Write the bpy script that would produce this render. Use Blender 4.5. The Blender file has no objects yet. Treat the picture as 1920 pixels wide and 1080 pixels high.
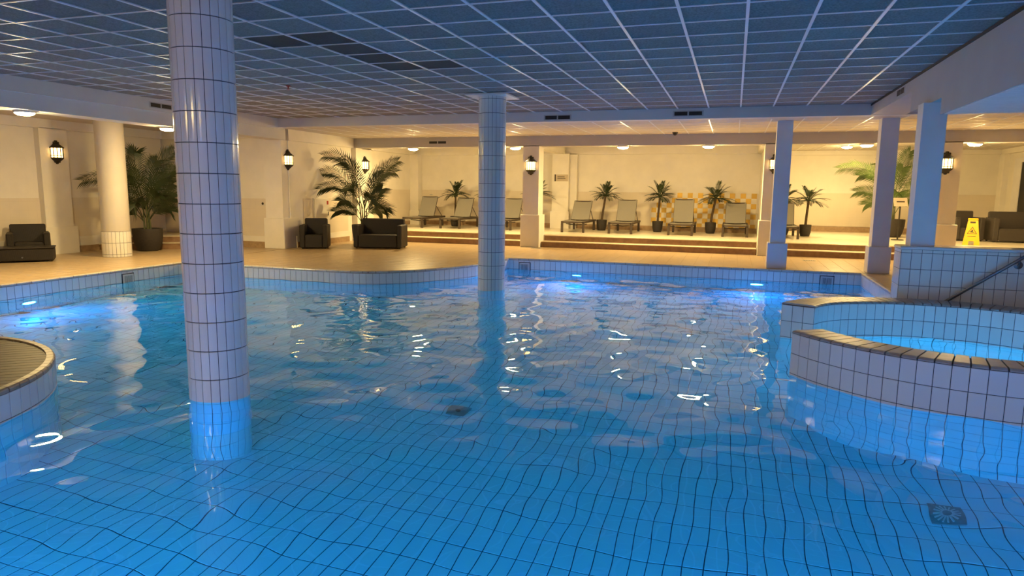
import bpy, math, random
import numpy as np
from mathutils import Matrix, Vector

random.seed(7)
S = bpy.context.scene
COL = S.collection
PI = math.pi

# ------------------------------------------------------------------ camera
CAM = np.array([0.0, 0.0, 1.565])
F_PX, PITCH, YAW, ROLL = 1273.2, 0.14359, 0.31211, 0.01119
_cy, _sy, _cp, _sp = math.cos(YAW), math.sin(YAW), math.cos(PITCH), math.sin(PITCH)
_w = np.array([-_sy * _cp, _cy * _cp, -_sp])
_rt = np.array([_cy, _sy, 0.0])
_up = np.cross(_rt, _w)
_r = math.cos(ROLL) * _rt + math.sin(ROLL) * _up
_u = -math.sin(ROLL) * _rt + math.cos(ROLL) * _up
cd = bpy.data.cameras.new('camera')
cam = bpy.data.objects.new('camera', cd)
COL.objects.link(cam)
cd.sensor_width = 36.0
cd.lens = F_PX / 1920.0 * 36.0
cd.clip_start = 0.05
cd.clip_end = 200
cam.matrix_world = Matrix(((_r[0], _u[0], -_w[0], CAM[0]), (_r[1], _u[1], -_w[1], CAM[1]),
                           (_r[2], _u[2], -_w[2], CAM[2]), (0, 0, 0, 1)))
S.camera = cam

# ------------------------------------------------------------------ world, exposure, lamp levels
wd = bpy.data.worlds.new('world')
S.world = wd
wd.use_nodes = True
wd.node_tree.nodes['Background'].inputs[0].default_value = (0.05, 0.06, 0.08, 1)
wd.node_tree.nodes['Background'].inputs[1].default_value = 0.05
S.view_settings.view_transform = 'Standard'
S.view_settings.look = 'None'
S.view_settings.gamma = 1.0
S.view_settings.use_curve_mapping = False
S.view_settings.exposure = 0.0
S.cycles.sample_clamp_indirect = 20.0
S.cycles.max_bounces = 8
S.cycles.diffuse_bounces = 4
S.cycles.transmission_bounces = 5
S.cycles.glossy_bounces = 3
S.cycles.blur_glossy = 0.5

WARM = (1.0, 0.71, 0.29)
DISC_POWER = 720.0
LANTERN_POWER = 11.0
FILL_POWER = 330.0      # unseen lamp row added behind the viewer as warm fill
BLUE = (0.02, 0.285, 1.0)
POOL_POWER = 690.0
SPA_POWER = 480.0

# key levels (metres, deck = 0)
Z_CEIL, Z_LOW, Z_BEAM = 3.217, 3.015, 2.74
Z_WATER, Z_FLOOR, Z_PLAT = -0.255, -1.60, 0.32
X_PL, X_PR, Y_PN, Y_PF = -10.85, 2.49, 0.6, 14.9     # pool: side, side, near, far edge
Y_FASCIA, Y_ROW, Y_BACK, Y_BACK2 = 14.4, 18.03, 22.2, 24.5

# ------------------------------------------------------------------ helpers
def px(p):
    v = np.asarray(p, float) - CAM
    z = v @ _w
    if z < 0.05:
        return None
    return 960 + F_PX * (v @ _r) / z, 540 - F_PX * (v @ _u) / z, z

def tag(o, label=None, cat=None, group=None, kind=None):
    if label: o['label'] = label
    if cat: o['category'] = cat
    if group: o['group'] = group
    if kind: o['kind'] = kind
    return o

def empty(name, loc=(0, 0, 0), rz=0.0):
    o = bpy.data.objects.new(name, None)
    o.empty_display_size = 0.1
    COL.objects.link(o)
    o.location = loc
    o.rotation_euler = (0, 0, rz)
    return o

def link(name, me, parent=None, M=None):
    o = bpy.data.objects.new(name, me)
    COL.objects.link(o)
    if parent: o.parent = parent
    if M is not None: o.matrix_basis = M
    return o

class MB:
    def __init__(s):
        s.v, s.f = [], []
    def add(s, vs, fs):
        n = len(s.v)
        s.v += [tuple(float(c) for c in v) for v in vs]
        s.f += [tuple(i + n for i in f) for f in fs]
        return s
    def box(s, x0, x1, y0, y1, z0, z1, M=None):
        vs = [(x0, y0, z0), (x1, y0, z0), (x1, y1, z0), (x0, y1, z0), (x0, y0, z1), (x1, y0, z1), (x1, y1, z1), (x0, y1, z1)]
        if M is not None: vs = [tuple(M @ Vector(v)) for v in vs]
        return s.add(vs, [(0, 3, 2, 1), (4, 5, 6, 7), (0, 1, 5, 4), (1, 2, 6, 5), (2, 3, 7, 6), (3, 0, 4, 7)])
    def cbox(s, x0, x1, y0, y1, z0, z1, b=0.01, M=None):
        """box with chamfered edges"""
        b = min(b, (x1 - x0) * .45, (y1 - y0) * .45, (z1 - z0) * .45)
        vs, idx = [], {}
        X, Y, Zs = (x0, x1), (y0, y1), (z0, z1)
        sg = (1, -1)
        for i in (0, 1):
            for j in (0, 1):
                for k in (0, 1):
                    p = (X[i], Y[j], Zs[k])
                    d = (sg[i] * b, sg[j] * b, sg[k] * b)
                    idx[i, j, k, 0] = len(vs); vs.append((p[0], p[1] + d[1], p[2] + d[2]))
                    idx[i, j, k, 1] = len(vs); vs.append((p[0] + d[0], p[1], p[2] + d[2]))
                    idx[i, j, k, 2] = len(vs); vs.append((p[0] + d[0], p[1] + d[1], p[2]))
        fs = []
        for i in (0, 1):
            q = [idx[i, 0, 0, 0], idx[i, 1, 0, 0], idx[i, 1, 1, 0], idx[i, 0, 1, 0]]
            fs.append(q if i else q[::-1])
            q = [idx[0, i, 0, 1], idx[1, i, 0, 1], idx[1, i, 1, 1], idx[0, i, 1, 1]]
            fs.append(q[::-1] if i else q)
            q = [idx[0, 0, i, 2], idx[1, 0, i, 2], idx[1, 1, i, 2], idx[0, 1, i, 2]]
            fs.append(q if i else q[::-1])
        for a in (0, 1):
            for c in (0, 1):
                q = [idx[a, c, 0, 0], idx[a, c, 1, 0], idx[a, c, 1, 1], idx[a, c, 0, 1]]
                fs.append(q if (a != c) else q[::-1])
                q = [idx[a, 0, c, 0], idx[a, 1, c, 0], idx[a, 1, c, 2], idx[a, 0, c, 2]]
                fs.append(q[::-1] if (a != c) else q)
                q = [idx[0, a, c, 1], idx[1, a, c, 1], idx[1, a, c, 2], idx[0, a, c, 2]]
                fs.append(q if (a != c) else q[::-1])
        for i in (0, 1):
            for j in (0, 1):
                for k in (0, 1):
                    q = [idx[i, j, k, 0], idx[i, j, k, 1], idx[i, j, k, 2]]
                    fs.append(q if (i + j + k) % 2 else q[::-1])
        if M is not None: vs = [tuple(M @ Vector(v)) for v in vs]
        return s.add(vs, fs)
    def prism(s, poly, z0, z1):
        n = len(poly)
        vs = [(x, y, z0) for x, y in poly] + [(x, y, z1) for x, y in poly]
        fs = [tuple(range(n))[::-1], tuple(range(n, 2 * n))]
        fs += [(i, (i + 1) % n, n + (i + 1) % n, n + i) for i in range(n)]
        return s.add(vs, fs)
    def lathe(s, prof, n=24, c=(0, 0), a0=0.0, a1=2 * PI, M=None):
        full = abs(a1 - a0 - 2 * PI) < 1e-6
        m = n if full else n + 1
        vs = []
        for k in range(m):
            a = a0 + (a1 - a0) * k / n
            for r, z in prof:
                vs.append((c[0] + r * math.cos(a), c[1] + r * math.sin(a), z))
        L = len(prof)
        fs = []
        for k in range(n):
            k2 = (k + 1) % m
            for j in range(L - 1):
                fs.append((k * L + j, k2 * L + j, k2 * L + j + 1, k * L + j + 1))
        if M is not None: vs = [tuple(M @ Vector(v)) for v in vs]
        return s.add(vs, fs)
    def tube(s, pts, r, n=8, taper=None):
        pts = [Vector(p) for p in pts]
        L = len(pts)
        vs = []
        t0 = (pts[1] - pts[0]).normalized()
        ref = Vector((0, 0, 1)) if abs(t0.z) < .9 else Vector((1, 0, 0))
        for i, p in enumerate(pts):
            t = (pts[min(i + 1, L - 1)] - pts[max(i - 1, 0)]).normalized()
            a = t.cross(ref).normalized(); b = t.cross(a)
            rr = r if taper is None else r * (1 + (taper - 1) * i / (L - 1))
            for k in range(n):
                an = 2 * PI * k / n
                vs.append(p + a * math.cos(an) * rr + b * math.sin(an) * rr)
        fs = [(i * n + k, i * n + (k + 1) % n, (i + 1) * n + (k + 1) % n, (i + 1) * n + k) for i in range(L - 1) for k in range(n)]
        fs += [tuple(range(n))[::-1], tuple(range((L - 1) * n, L * n))]
        return s.add(vs, fs)
    def mesh(s, name, mat=None, smooth=False):
        me = bpy.data.meshes.new(name)
        me.from_pydata(s.v, [], s.f)
        if mat: me.materials.append(mat)
        if smooth: me.polygons.foreach_set('use_smooth', [True] * len(me.polygons))
        me.update()
        return me
    def build(s, name, mat, parent=None, smooth=False, M=None):
        return link(name, s.mesh(name, mat, smooth), parent, M)

def frame(t, up, n, p):
    return Matrix(((t[0], up[0], n[0], p[0]), (t[1], up[1], n[1], p[1]), (t[2], up[2], n[2], p[2]), (0, 0, 0, 1)))

def auto_smooth(o, ang=0.6):
    me = o.data
    me.polygons.foreach_set('use_smooth', [True] * len(me.polygons))
    try: me.set_sharp_from_angle(angle=ang)
    except Exception: pass
    return o

# ------------------------------------------------------------------ materials
def new_mat(name):
    m = bpy.data.materials.new(name)
    m.use_nodes = True
    return m, m.node_tree, m.node_tree.nodes['Principled BSDF']

def mat(name, col, rough=.5, metal=0.0, var=0.0, vscale=8.0, col2=None, bump=0.0, bscale=60.0, rnd=0.0, spec=.5, coat=0.0, detail=4.0):
    m, nt, b = new_mat(name)
    N, Lk = nt.nodes, nt.links
    b.inputs['Base Color'].default_value = (*col, 1)
    b.inputs['Roughness'].default_value = rough
    b.inputs['Metallic'].default_value = metal
    b.inputs['Specular IOR Level'].default_value = spec
    b.inputs['Coat Weight'].default_value = coat
    src = None
    if var or bump or col2:
        tc = N.new('ShaderNodeTexCoord')
    if col2 or var:
        no = N.new('ShaderNodeTexNoise'); no.inputs['Scale'].default_value = vscale; no.inputs['Detail'].default_value = detail
        Lk.new(tc.outputs['Object'], no.inputs['Vector'])
        mx = N.new('ShaderNodeMix'); mx.data_type = 'RGBA'
        c2 = col2 if col2 else tuple(c * (1 - var) for c in col)
        mx.inputs[6].default_value = (*col, 1); mx.inputs[7].default_value = (*c2, 1)
        rp = N.new('ShaderNodeMapRange'); rp.inputs[1].default_value = .35; rp.inputs[2].default_value = .65
        Lk.new(no.outputs['Fac'], rp.inputs[0]); Lk.new(rp.outputs[0], mx.inputs[0])
        src = mx.outputs[2]
    if rnd:
        oi = N.new('ShaderNodeObjectInfo')
        mr = N.new('ShaderNodeMapRange'); mr.inputs[3].default_value = 1 - rnd; mr.inputs[4].default_value = 1 + rnd * .4
        Lk.new(oi.outputs['Random'], mr.inputs[0])
        hs = N.new('ShaderNodeHueSaturation')
        if src is not None: Lk.new(src, hs.inputs['Color'])
        else: hs.inputs['Color'].default_value = (*col, 1)
        Lk.new(mr.outputs[0], hs.inputs['Value'])
        src = hs.outputs[0]
    if src is not None: Lk.new(src, b.inputs['Base Color'])
    if bump:
        n2 = N.new('ShaderNodeTexNoise'); n2.inputs['Scale'].default_value = bscale; n2.inputs['Detail'].default_value = 3
        Lk.new(tc.outputs['Object'], n2.inputs['Vector'])
        bp = N.new('ShaderNodeBump'); bp.inputs['Strength'].default_value = bump; bp.inputs['Distance'].default_value = .01
        Lk.new(n2.outputs['Fac'], bp.inputs['Height']); Lk.new(bp.outputs[0], b.inputs['Normal'])
    return m

def grid_mat(name, col, joint, sx, sz, axes='xz', rough=.5, jw=.006, rnd=.06, bump=.0):
    """tiles too far away to build one by one: a joint grid in object space"""
    m, nt, b = new_mat(name)
    N, Lk = nt.nodes, nt.links
    tc = N.new('ShaderNodeTexCoord'); sp = N.new('ShaderNodeSeparateXYZ'); Lk.new(tc.outputs['Object'], sp.inputs[0])
    outs = []
    for a, s in zip(axes, (sx, sz)):
        d = N.new('ShaderNodeMath'); d.operation = 'PINGPONG'; d.inputs[1].default_value = s / 2
        Lk.new(sp.outputs['XYZ'.index(a.upper())], d.inputs[0])
        l = N.new('ShaderNodeMath'); l.operation = 'LESS_THAN'; l.inputs[1].default_value = jw / 2
        Lk.new(d.outputs[0], l.inputs[0]); outs.append(l)
    mxx = N.new('ShaderNodeMath'); mxx.operation = 'MAXIMUM'
    Lk.new(outs[0].outputs[0], mxx.inputs[0]); Lk.new(outs[1].outputs[0], mxx.inputs[1])
    no = N.new('ShaderNodeTexNoise'); no.inputs['Scale'].default_value = 2.5; Lk.new(tc.outputs['Object'], no.inputs['Vector'])
    m1 = N.new('ShaderNodeMix'); m1.data_type = 'RGBA'; m1.inputs[6].default_value = (*col, 1); m1.inputs[7].default_value = (*[c * (1 - rnd * 2) for c in col], 1)
    Lk.new(no.outputs['Fac'], m1.inputs[0])
    m2 = N.new('ShaderNodeMix'); m2.data_type = 'RGBA'; m2.inputs[7].default_value = (*joint, 1)
    Lk.new(mxx.outputs[0], m2.inputs[0]); Lk.new(m1.outputs[2], m2.inputs[6]); Lk.new(m2.outputs[2], b.inputs['Base Color'])
    b.inputs['Roughness'].default_value = rough
    return m

def emit(name, col, strength):
    m = bpy.data.materials.new(name)
    m.use_nodes = True
    nt = m.node_tree
    nt.nodes.remove(nt.nodes['Principled BSDF'])
    e = nt.nodes.new('ShaderNodeEmission')
    e.inputs[0].default_value = (*col, 1); e.inputs[1].default_value = strength
    nt.links.new(e.outputs[0], nt.nodes['Material Output'].inputs[0])
    return m

def wicker(name, col):
    m, nt, b = new_mat(name)
    N, Lk = nt.nodes, nt.links
    tc = N.new('ShaderNodeTexCoord')
    hs = []
    for d in ('X', 'Z'):
        wv = N.new('ShaderNodeTexWave'); wv.bands_direction = d; wv.inputs['Scale'].default_value = 26; wv.inputs['Distortion'].default_value = .6
        Lk.new(tc.outputs['Object'], wv.inputs['Vector']); hs.append(wv)
    mu = N.new('ShaderNodeMath'); mu.operation = 'MULTIPLY'
    Lk.new(hs[0].outputs['Fac'], mu.inputs[0]); Lk.new(hs[1].outputs['Fac'], mu.inputs[1])
    mx = N.new('ShaderNodeMix'); mx.data_type = 'RGBA'
    mx.inputs[6].default_value = (*[c * .6 for c in col], 1); mx.inputs[7].default_value = (*[c * 1.5 for c in col], 1)
    Lk.new(mu.outputs[0], mx.inputs[0]); Lk.new(mx.outputs[2], b.inputs['Base Color'])
    bp = N.new('ShaderNodeBump'); bp.inputs['Strength'].default_value = .5; bp.inputs['Distance'].default_value = .006
    Lk.new(mu.outputs[0], bp.inputs['Height']); Lk.new(bp.outputs[0], b.inputs['Normal'])
    b.inputs['Roughness'].default_value = .55
    return m

MT = dict(
    tile=mat('white_glazed_tile', (.80, .77, .72), .13, rnd=.05),
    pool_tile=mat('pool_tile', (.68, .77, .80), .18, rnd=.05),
    grout=mat('dark_grout', (.035, .045, .07), .8, var=.3, vscale=30),
    grout_pool=mat('pool_grout', (.03, .05, .10), .8, var=.3, vscale=30),
    coping=mat('coping_tile', (.62, .55, .46), .22, rnd=.12, var=.12, vscale=14),
    spa_coping=mat('spa_coping_tile', (.47, .40, .35), .38, rnd=.12, var=.15, vscale=14),
    island_coping=mat('island_coping', (.40, .32, .24), .35, rnd=.15, var=.12, vscale=14),
    deck=mat('deck_tile', (.46, .335, .20), .32, rnd=.06, var=.10, vscale=5),
    deck_joint=mat('deck_joint', (.33, .235, .14), .7, var=.2, vscale=20),
    plat=grid_mat('lounge_floor_tile', (.74, .66, .52), (.55, .47, .35), .3, .3, 'xy', .3),
    stone=mat('brown_stone', (.30, .17, .085), .5, col2=(.22, .12, .06), vscale=9, bump=.2, bscale=40),
    nosing=mat('step_nosing', (.66, .56, .40), .4, var=.1),
    skirt=mat('skirting_stone', (.42, .29, .17), .45, col2=(.33, .22, .13), vscale=12),
    plaster=mat('wall_plaster', (.80, .76, .68), .85, var=.05, vscale=3, bump=.15, bscale=90),
    column=mat('column_paint', (.58, .53, .46), .75, var=.05, vscale=3),
    white=mat('white_paint', (.76, .74, .72), .55, var=.04, vscale=4),
    beam=mat('beam_paint', (.50, .47, .44), .7, var=.05, vscale=3),
    fascia=mat('fascia_paint', (.68, .66, .63), .7, var=.05, vscale=3),
    wains=grid_mat('wall_tile', (.74, .66, .54), (.66, .58, .46), .2, .2, 'xz', .4, .004),
    wains_y=grid_mat('wall_tile_side', (.74, .66, .54), (.66, .58, .46), .2, .2, 'yz', .4, .004),
    yellow=mat('yellow_tile', (.78, .50, .10), .25, rnd=.15),
    cream=mat('cream_tile', (.80, .74, .62), .25, rnd=.05),
    woodwool=mat('wood_wool_panel', (.32, .295, .265), .95, col2=(.19, .175, .16), vscale=55, bump=.6, bscale=120, rnd=.12, detail=6),
    woodwool_dark=mat('stained_panel', (.075, .068, .058), .95, col2=(.05, .045, .038), vscale=55, bump=.6, bscale=120, detail=6),
    tbar=mat('ceiling_bar', (.74, .76, .80), .35),
    lowceil=mat('low_ceiling_panel', (.62, .56, .49), .9, var=.06, vscale=40),
    dark=mat('dark_void', (.012, .012, .012), .6),
    iron=mat('black_iron', (.018, .015, .012), .45, var=.3, vscale=20),
    steel=mat('brushed_steel', (.22, .23, .26), .32, .9),
    wicker=wicker('dark_wicker', (.018, .012, .009)),
    wicker2=wicker('grey_brown_wicker', (.060, .049, .042)),
    frame=mat('lounger_frame', (.060, .042, .030), .5, var=.2, vscale=30),
    sling=mat('grey_sling', (.25, .235, .205), .8, var=.08, vscale=120),
    pot=mat('dark_ribbed_pot', (.035, .028, .024), .6, var=.3, vscale=30),
    soil=mat('soil', (.03, .02, .012), .95, var=.4, vscale=40),
    trunk=mat('palm_trunk', (.10, .065, .035), .9, var=.4, vscale=25, bump=.5),
    leaf=mat('palm_leaf', (.026, .045, .010), .5, col2=(.018, .034, .008), vscale=6, rnd=.3),  # green darkened so the fronds read as backlit, shade put into the colour
    leaf2=mat('palm_leaf_bright', (.10, .17, .03), .42, col2=(.05, .10, .02), vscale=6, rnd=.3),
    stem=mat('palm_stem', (.10, .11, .035), .6, var=.3, vscale=20),
    signyel=mat('sign_yellow', (.80, .42, .01), .4, var=.05),
    ink=mat('sign_ink', (.03, .018, .01), .6),
    red=mat('sign_red', (.40, .03, .02), .5),
    paper=mat('plaque', (.50, .42, .32), .5, var=.05),
    door=mat('cabinet_white', (.74, .69, .60), .5),
    plank=mat('wet_teak', (.085, .042, .017), .45, spec=.2, col2=(.045, .022, .009), vscale=9, rnd=.35),
    hub=mat('tan_disc', (.26, .16, .075), .35, var=.12, vscale=6),
    grille=mat('grille_plastic', (.62, .60, .56), .4),
    drain=mat('drain_steel', (.24, .30, .28), .45, .0, var=.3, vscale=20),
    disc=emit('lamp_diffuser', WARM, DISC_POWER),
    disc_fill=emit('fill_lamp_diffuser', WARM, FILL_POWER),
    lantern=emit('lantern_glass', (1.0, .56, .16), LANTERN_POWER),
    pool_lamp=emit('pool_lamp_lens', BLUE, POOL_POWER),
    spa_lamp=emit('spa_lamp_lens', (.14, .44, 1.0), SPA_POWER),
)
def _water():
    m, nt, b = new_mat('water')
    N, Lk = nt.nodes, nt.links
    b.inputs['Base Color'].default_value = (.06, .79, .98, 1)
    b.inputs['Roughness'].default_value = 0.0
    b.inputs['IOR'].default_value = 1.333
    b.inputs['Transmission Weight'].default_value = 1.0
    return m
MT['water'] = _water()

# ------------------------------------------------------------------ tile makers
_tm = {}
def tile_mesh(w, h, th, mt, bev=.003):
    k = (round(w, 4), round(h, 4), th, mt.name)
    if k not in _tm:
        x, y = w / 2, h / 2
        b = min(bev, w * .2)
        vs = [(-x, -y, -.002), (x, -y, -.002), (x, y, -.002), (-x, y, -.002),
              (-x, -y, th - b), (x, -y, th - b), (x, y, th - b), (-x, y, th - b),
              (-x + b, -y + b, th), (x - b, -y + b, th), (x - b, y - b, th), (-x + b, y - b, th)]
        fs = [(8, 9, 10, 11)]
        for i in range(4):
            j = (i + 1) % 4
            fs += [(i, j, 4 + j, 4 + i), (4 + i, 4 + j, 8 + j, 8 + i)]
        mb = MB(); mb.add(vs, fs)
        _tm[k] = mb.mesh('tile', mt)
    return _tm[k]

def lay(root, name, items, mt, th=.006, limit=300, margin=40):
    """items: (matrix, w, h). The ones that show largest become parts, the others one stuff part."""
    sc = []
    for it in items:
        M, w, h = it
        p = M.translation
        q = px(p)
        a = 0.0
        if q and -margin < q[0] < 1920 + margin and -margin < q[1] < 1080 + margin:
            n = np.array(M.col[2][:3]); v = CAM - np.array(p); d = np.linalg.norm(v)
            a = max(0.0, float(n @ v) / d) * w * h / d ** 2
        sc.append(a)
    order = sorted(range(len(items)), key=lambda i: -sc[i])
    part = set(i for i in order[:limit] if sc[i] > 0)
    rest = MB()
    for i, (M, w, h) in enumerate(items):
        me = tile_mesh(w, h, th, mt)
        if i in part:
            link(name, me, root, M)
        else:
            rest.add([M @ v.co for v in me.vertices], [tuple(p.vertices) for p in me.polygons])
    if rest.v:
        tag(rest.build(name + '_field', mt, root), kind='stuff')

def resample(path, step):
    P = [np.array(p, float) for p in path]
    d = [0.0]
    for a, b in zip(P, P[1:]): d.append(d[-1] + np.linalg.norm(b - a))
    n = max(1, round(d[-1] / step))
    out = []
    for k in range(n + 1):
        s = d[-1] * k / n
        i = min(max(np.searchsorted(d, s) - 1, 0), len(P) - 2)
        f = (s - d[i]) / max(d[i + 1] - d[i], 1e-9)
        out.append(P[i] + (P[i + 1] - P[i]) * f)
    return out

def path_tiles(path, rows, step, gap=.005, side=1):
    """side=1: the tiled face looks to the left of the travel direction"""
    pts = resample(path, step)
    items = []
    for a, b in zip(pts, pts[1:]):
        t = (b - a); L = np.linalg.norm(t); t = t / L
        n = np.array([-t[1], t[0]]) * side
        c = (a + b) / 2
        x = np.array([t[0], t[1], 0]) * side * -1
        for z0, z1 in rows:
            M = frame((x[0], x[1], 0), (0, 0, 1), (n[0], n[1], 0), (c[0], c[1], (z0 + z1) / 2))
            items.append((M, L - gap, z1 - z0 - gap))
    return items, pts

def strip(mb, path, z0, z1, thick, side=1):
    """solid wall behind a path (the side away from the tiles)"""
    P = [np.array(p, float) for p in path]
    n = len(P)
    outer = []
    for i in range(n):
        t = P[min(i + 1, n - 1)] - P[max(i - 1, 0)]
        t = t / np.linalg.norm(t)
        nn = np.array([-t[1], t[0]]) * side
        outer.append(P[i] - nn * thick)
    for i in range(n - 1):
        q = [P[i], P[i + 1], outer[i + 1], outer[i]]
        if side < 0: q = q[::-1]
        # counter-clockwise for prism()
        ar = sum(q[k][0] * q[(k + 1) % 4][1] - q[(k + 1) % 4][0] * q[k][1] for k in range(4))
        if ar < 0: q = q[::-1]
        mb.prism([tuple(p) for p in q], z0, z1)
    return mb

def catmull(pts, n=8):
    P = [np.array(p, float) for p in pts]
    P = [2 * P[0] - P[1]] + P + [2 * P[-1] - P[-2]]
    out = []
    for i in range(1, len(P) - 2):
        for k in range(n):
            t = k / n
            out.append(.5 * ((2 * P[i]) + (-P[i - 1] + P[i + 1]) * t + (2 * P[i - 1] - 5 * P[i] + 4 * P[i + 1] - P[i + 2]) * t * t + (-P[i - 1] + 3 * P[i] - 3 * P[i + 1] + P[i + 2]) * t ** 3))
    out.append(P[-2])
    return [tuple(p) for p in out]

def coping_run(root, pts, mt, name='coping_tile', side=1, z=0.0, depth=.07):
    """rounded edge tiles on top of a pool wall, one object each"""
    for a, b in zip(pts, pts[1:]):
        t = (b - a); L = np.linalg.norm(t); t = t / L
        n = np.array([-t[1], t[0]]) * side
        prof = [(.008, z - .037), (.008, z - .014), (.003, z - .003), (-.008, z + .004), (-depth, z + .004), (-depth, z - .02)]
        g = .005
        vs = []
        for e, s in ((a, g), (b, -g)):
            for o, zz in prof:
                p = e + t * s + n * o
                vs.append((p[0], p[1], zz))
        m = len(prof)
        fs = [(i, i + 1, m + i + 1, m + i) for i in range(m - 1)] + [tuple(range(m))[::-1], tuple(range(m, 2 * m))]
        if side > 0: fs = [f[::-1] for f in fs]
        MB().add(vs, fs).build(name, mt, root)

# ================================================================== STRUCTURE
# ---- main ceiling: slab, wood wool panels, bars
ceiling = MB().box(-10.7, 2.34, -4, Y_FASCIA, Z_CEIL + .03, Z_CEIL + .1).build('ceiling', MT['dark'])
tag(ceiling, 'suspended ceiling of grey wood wool panels in a white bar grid above the pool', 'ceiling', kind='structure')
GX = [0.0257 + .6 * i for i in range(-18, 5)]
GY = [6.60 + .6 * j for j in range(-17, 14)]
DARKP = {(-9, 0), (-8, 0), (-8, 1), (-8, 2), (-8, 3), (-7, 3)}
items, ditems = [], []
for i in range(-18, 4):
    for j in range(-17, 13):
        x0, x1 = max(.0257 + .6 * i, -10.7), min(.0257 + .6 * i + .6, 2.34)
        y0, y1 = 6.6 + .6 * j, min(6.6 + .6 * j + .6, Y_FASCIA)
        if x1 - x0 < .05 or y1 - y0 < .05 or y0 < -4: continue
        M = frame((1, 0, 0), (0, -1, 0), (0, 0, -1), ((x0 + x1) / 2, (y0 + y1) / 2, Z_CEIL + .014))
        it = (M, x1 - x0 - .004, y1 - y0 - .004)
        (ditems if (i, j) in DARKP else items).append(it)
lay(ceiling, 'ceiling_panel', items, MT['woodwool'], th=.006, limit=290)
lay(ceiling, 'stained_ceiling_panel', ditems, MT['woodwool_dark'], th=.006)
for x in GX:
    if -10.7 < x < 2.34:
        MB().box(x - .015, x + .015, -4, Y_FASCIA, Z_CEIL - .003, Z_CEIL + .012).build('main_bar', MT['tbar'], ceiling)
for y in GY:
    if y < Y_FASCIA - .05:
        MB().box(-10.7, 2.34, y - .009, y + .009, Z_CEIL - .001, Z_CEIL + .011).build('cross_bar', MT['tbar'], ceiling)

# ---- lounge ceiling (lower, behind the fascia) and alcove ceilings
def low_ceiling(name, x0, x1, y0, y1, z, label, bars=True, m='lowceil'):
    o = MB().box(x0, x1, y0, y1, z, z + .08).build(name, MT[m])
    tag(o, label, 'ceiling', kind='structure')
    if bars:
        x = math.ceil(x0 / .6) * .6 + .0257
        while x < x1:
            MB().box(x - .012, x + .012, y0, y1, z - .005, z + .002).build('main_bar', MT['tbar'], o); x += .6
        y = y0 + .6
        while y < y1 - .1:
            MB().box(x0, x1, y - .010, y + .010, z - .003, z + .002).build('cross_bar', MT['tbar'], o); y += .6
    return o
low_ceiling('ceiling_lounge', -10.87, 8.0, Y_FASCIA + .25, Y_ROW, Z_LOW, 'lower cream panel ceiling between the pool fascia and the pillar row')
low_ceiling('ceiling_alcoves', -10.87, .9, Y_ROW + .4, Y_BACK, 3.0, 'cream ceiling over the alcoves with the sun loungers')
low_ceiling('ceiling_seating', .9, 8.0, Y_ROW + .4, Y_BACK2, 2.93, 'cream panel ceiling over the seating corner behind the square pillars')
low_ceiling('ceiling_corridor', -14.9, -11.2, -4, 14.8, 3.0, 'cream ceiling over the walkway behind the round white column', bars=False)
spa_ceil = low_ceiling('ceiling_spa', 2.36, 8.0, -4, 9.70, 2.535, 'lowered white boarded ceiling above the round spa', bars=False, m='white')
for k in range(40):
    y = 9.55 - .15 * k
    if y > 3.5:
        MB().box(2.36, 8.0, y - .07, y + .07, 2.527, 2.536).build('ceiling_board', MT['white'], spa_ceil)
tag(MB().box(2.9, 8.0, 9.72, Y_FASCIA, Z_CEIL, Z_CEIL + .08).build('ceiling_passage', MT['lowceil']), 'plain ceiling over the passage behind the tiled parapet', 'ceiling', kind='structure')

# ---- beams
def struct(name, mb, m, label, cat, parent=None):
    o = mb.build(name, MT[m], parent)
    if not parent: tag(o, label, cat, kind='structure')
    return o
struct('beam_back', MB().box(-10.7, 2.34, Y_FASCIA, Y_FASCIA + .25, Z_LOW, Z_CEIL + .1).box(2.34, 8, Y_FASCIA, Y_FASCIA + .25, Z_LOW, Z_CEIL + .1), 'fascia', 'pale fascia beam along the far edge of the pool ceiling', 'beam')
bl = struct('beam_left', MB().box(-11.2, -10.70, -4, Y_FASCIA + .25, 2.99, Z_CEIL + .1), 'fascia', 'pale stepped beam along the walkway edge of the pool ceiling', 'beam')
MB().box(-11.2, -10.755, -4, Y_FASCIA + .35, Z_BEAM, 2.99).build('lower_step', MT['fascia'], bl)
br = struct('beam_right', MB().box(2.34, 2.92, 11.30, Y_FASCIA, 3.02, Z_CEIL + .1).box(2.34, 2.92, 9.72, 11.30, 2.735, Z_CEIL + .1).box(2.34, 2.55, -4, 9.72, 2.535, Z_CEIL + .1), 'beam', 'grey white beam stepping down in stages beside the spa', 'beam')
MB().box(2.325, 2.34, -4, Y_FASCIA, Z_CEIL - .03, Z_CEIL).build('edge_trim', MT['dark'], br)
struct('beam_near', MB().box(-11.2, 2.34, -1.55, -1.05, Z_BEAM, Z_CEIL + .1), 'beam', 'pale beam with added fill lamps behind the viewer', 'beam')
bm = struct('beam_row', MB().box(-10.87, 8.0, Y_ROW, Y_ROW + .42, Z_BEAM, 3.05), 'beam', 'cream beam carried by the lantern pillars in front of the alcoves', 'beam')

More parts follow.
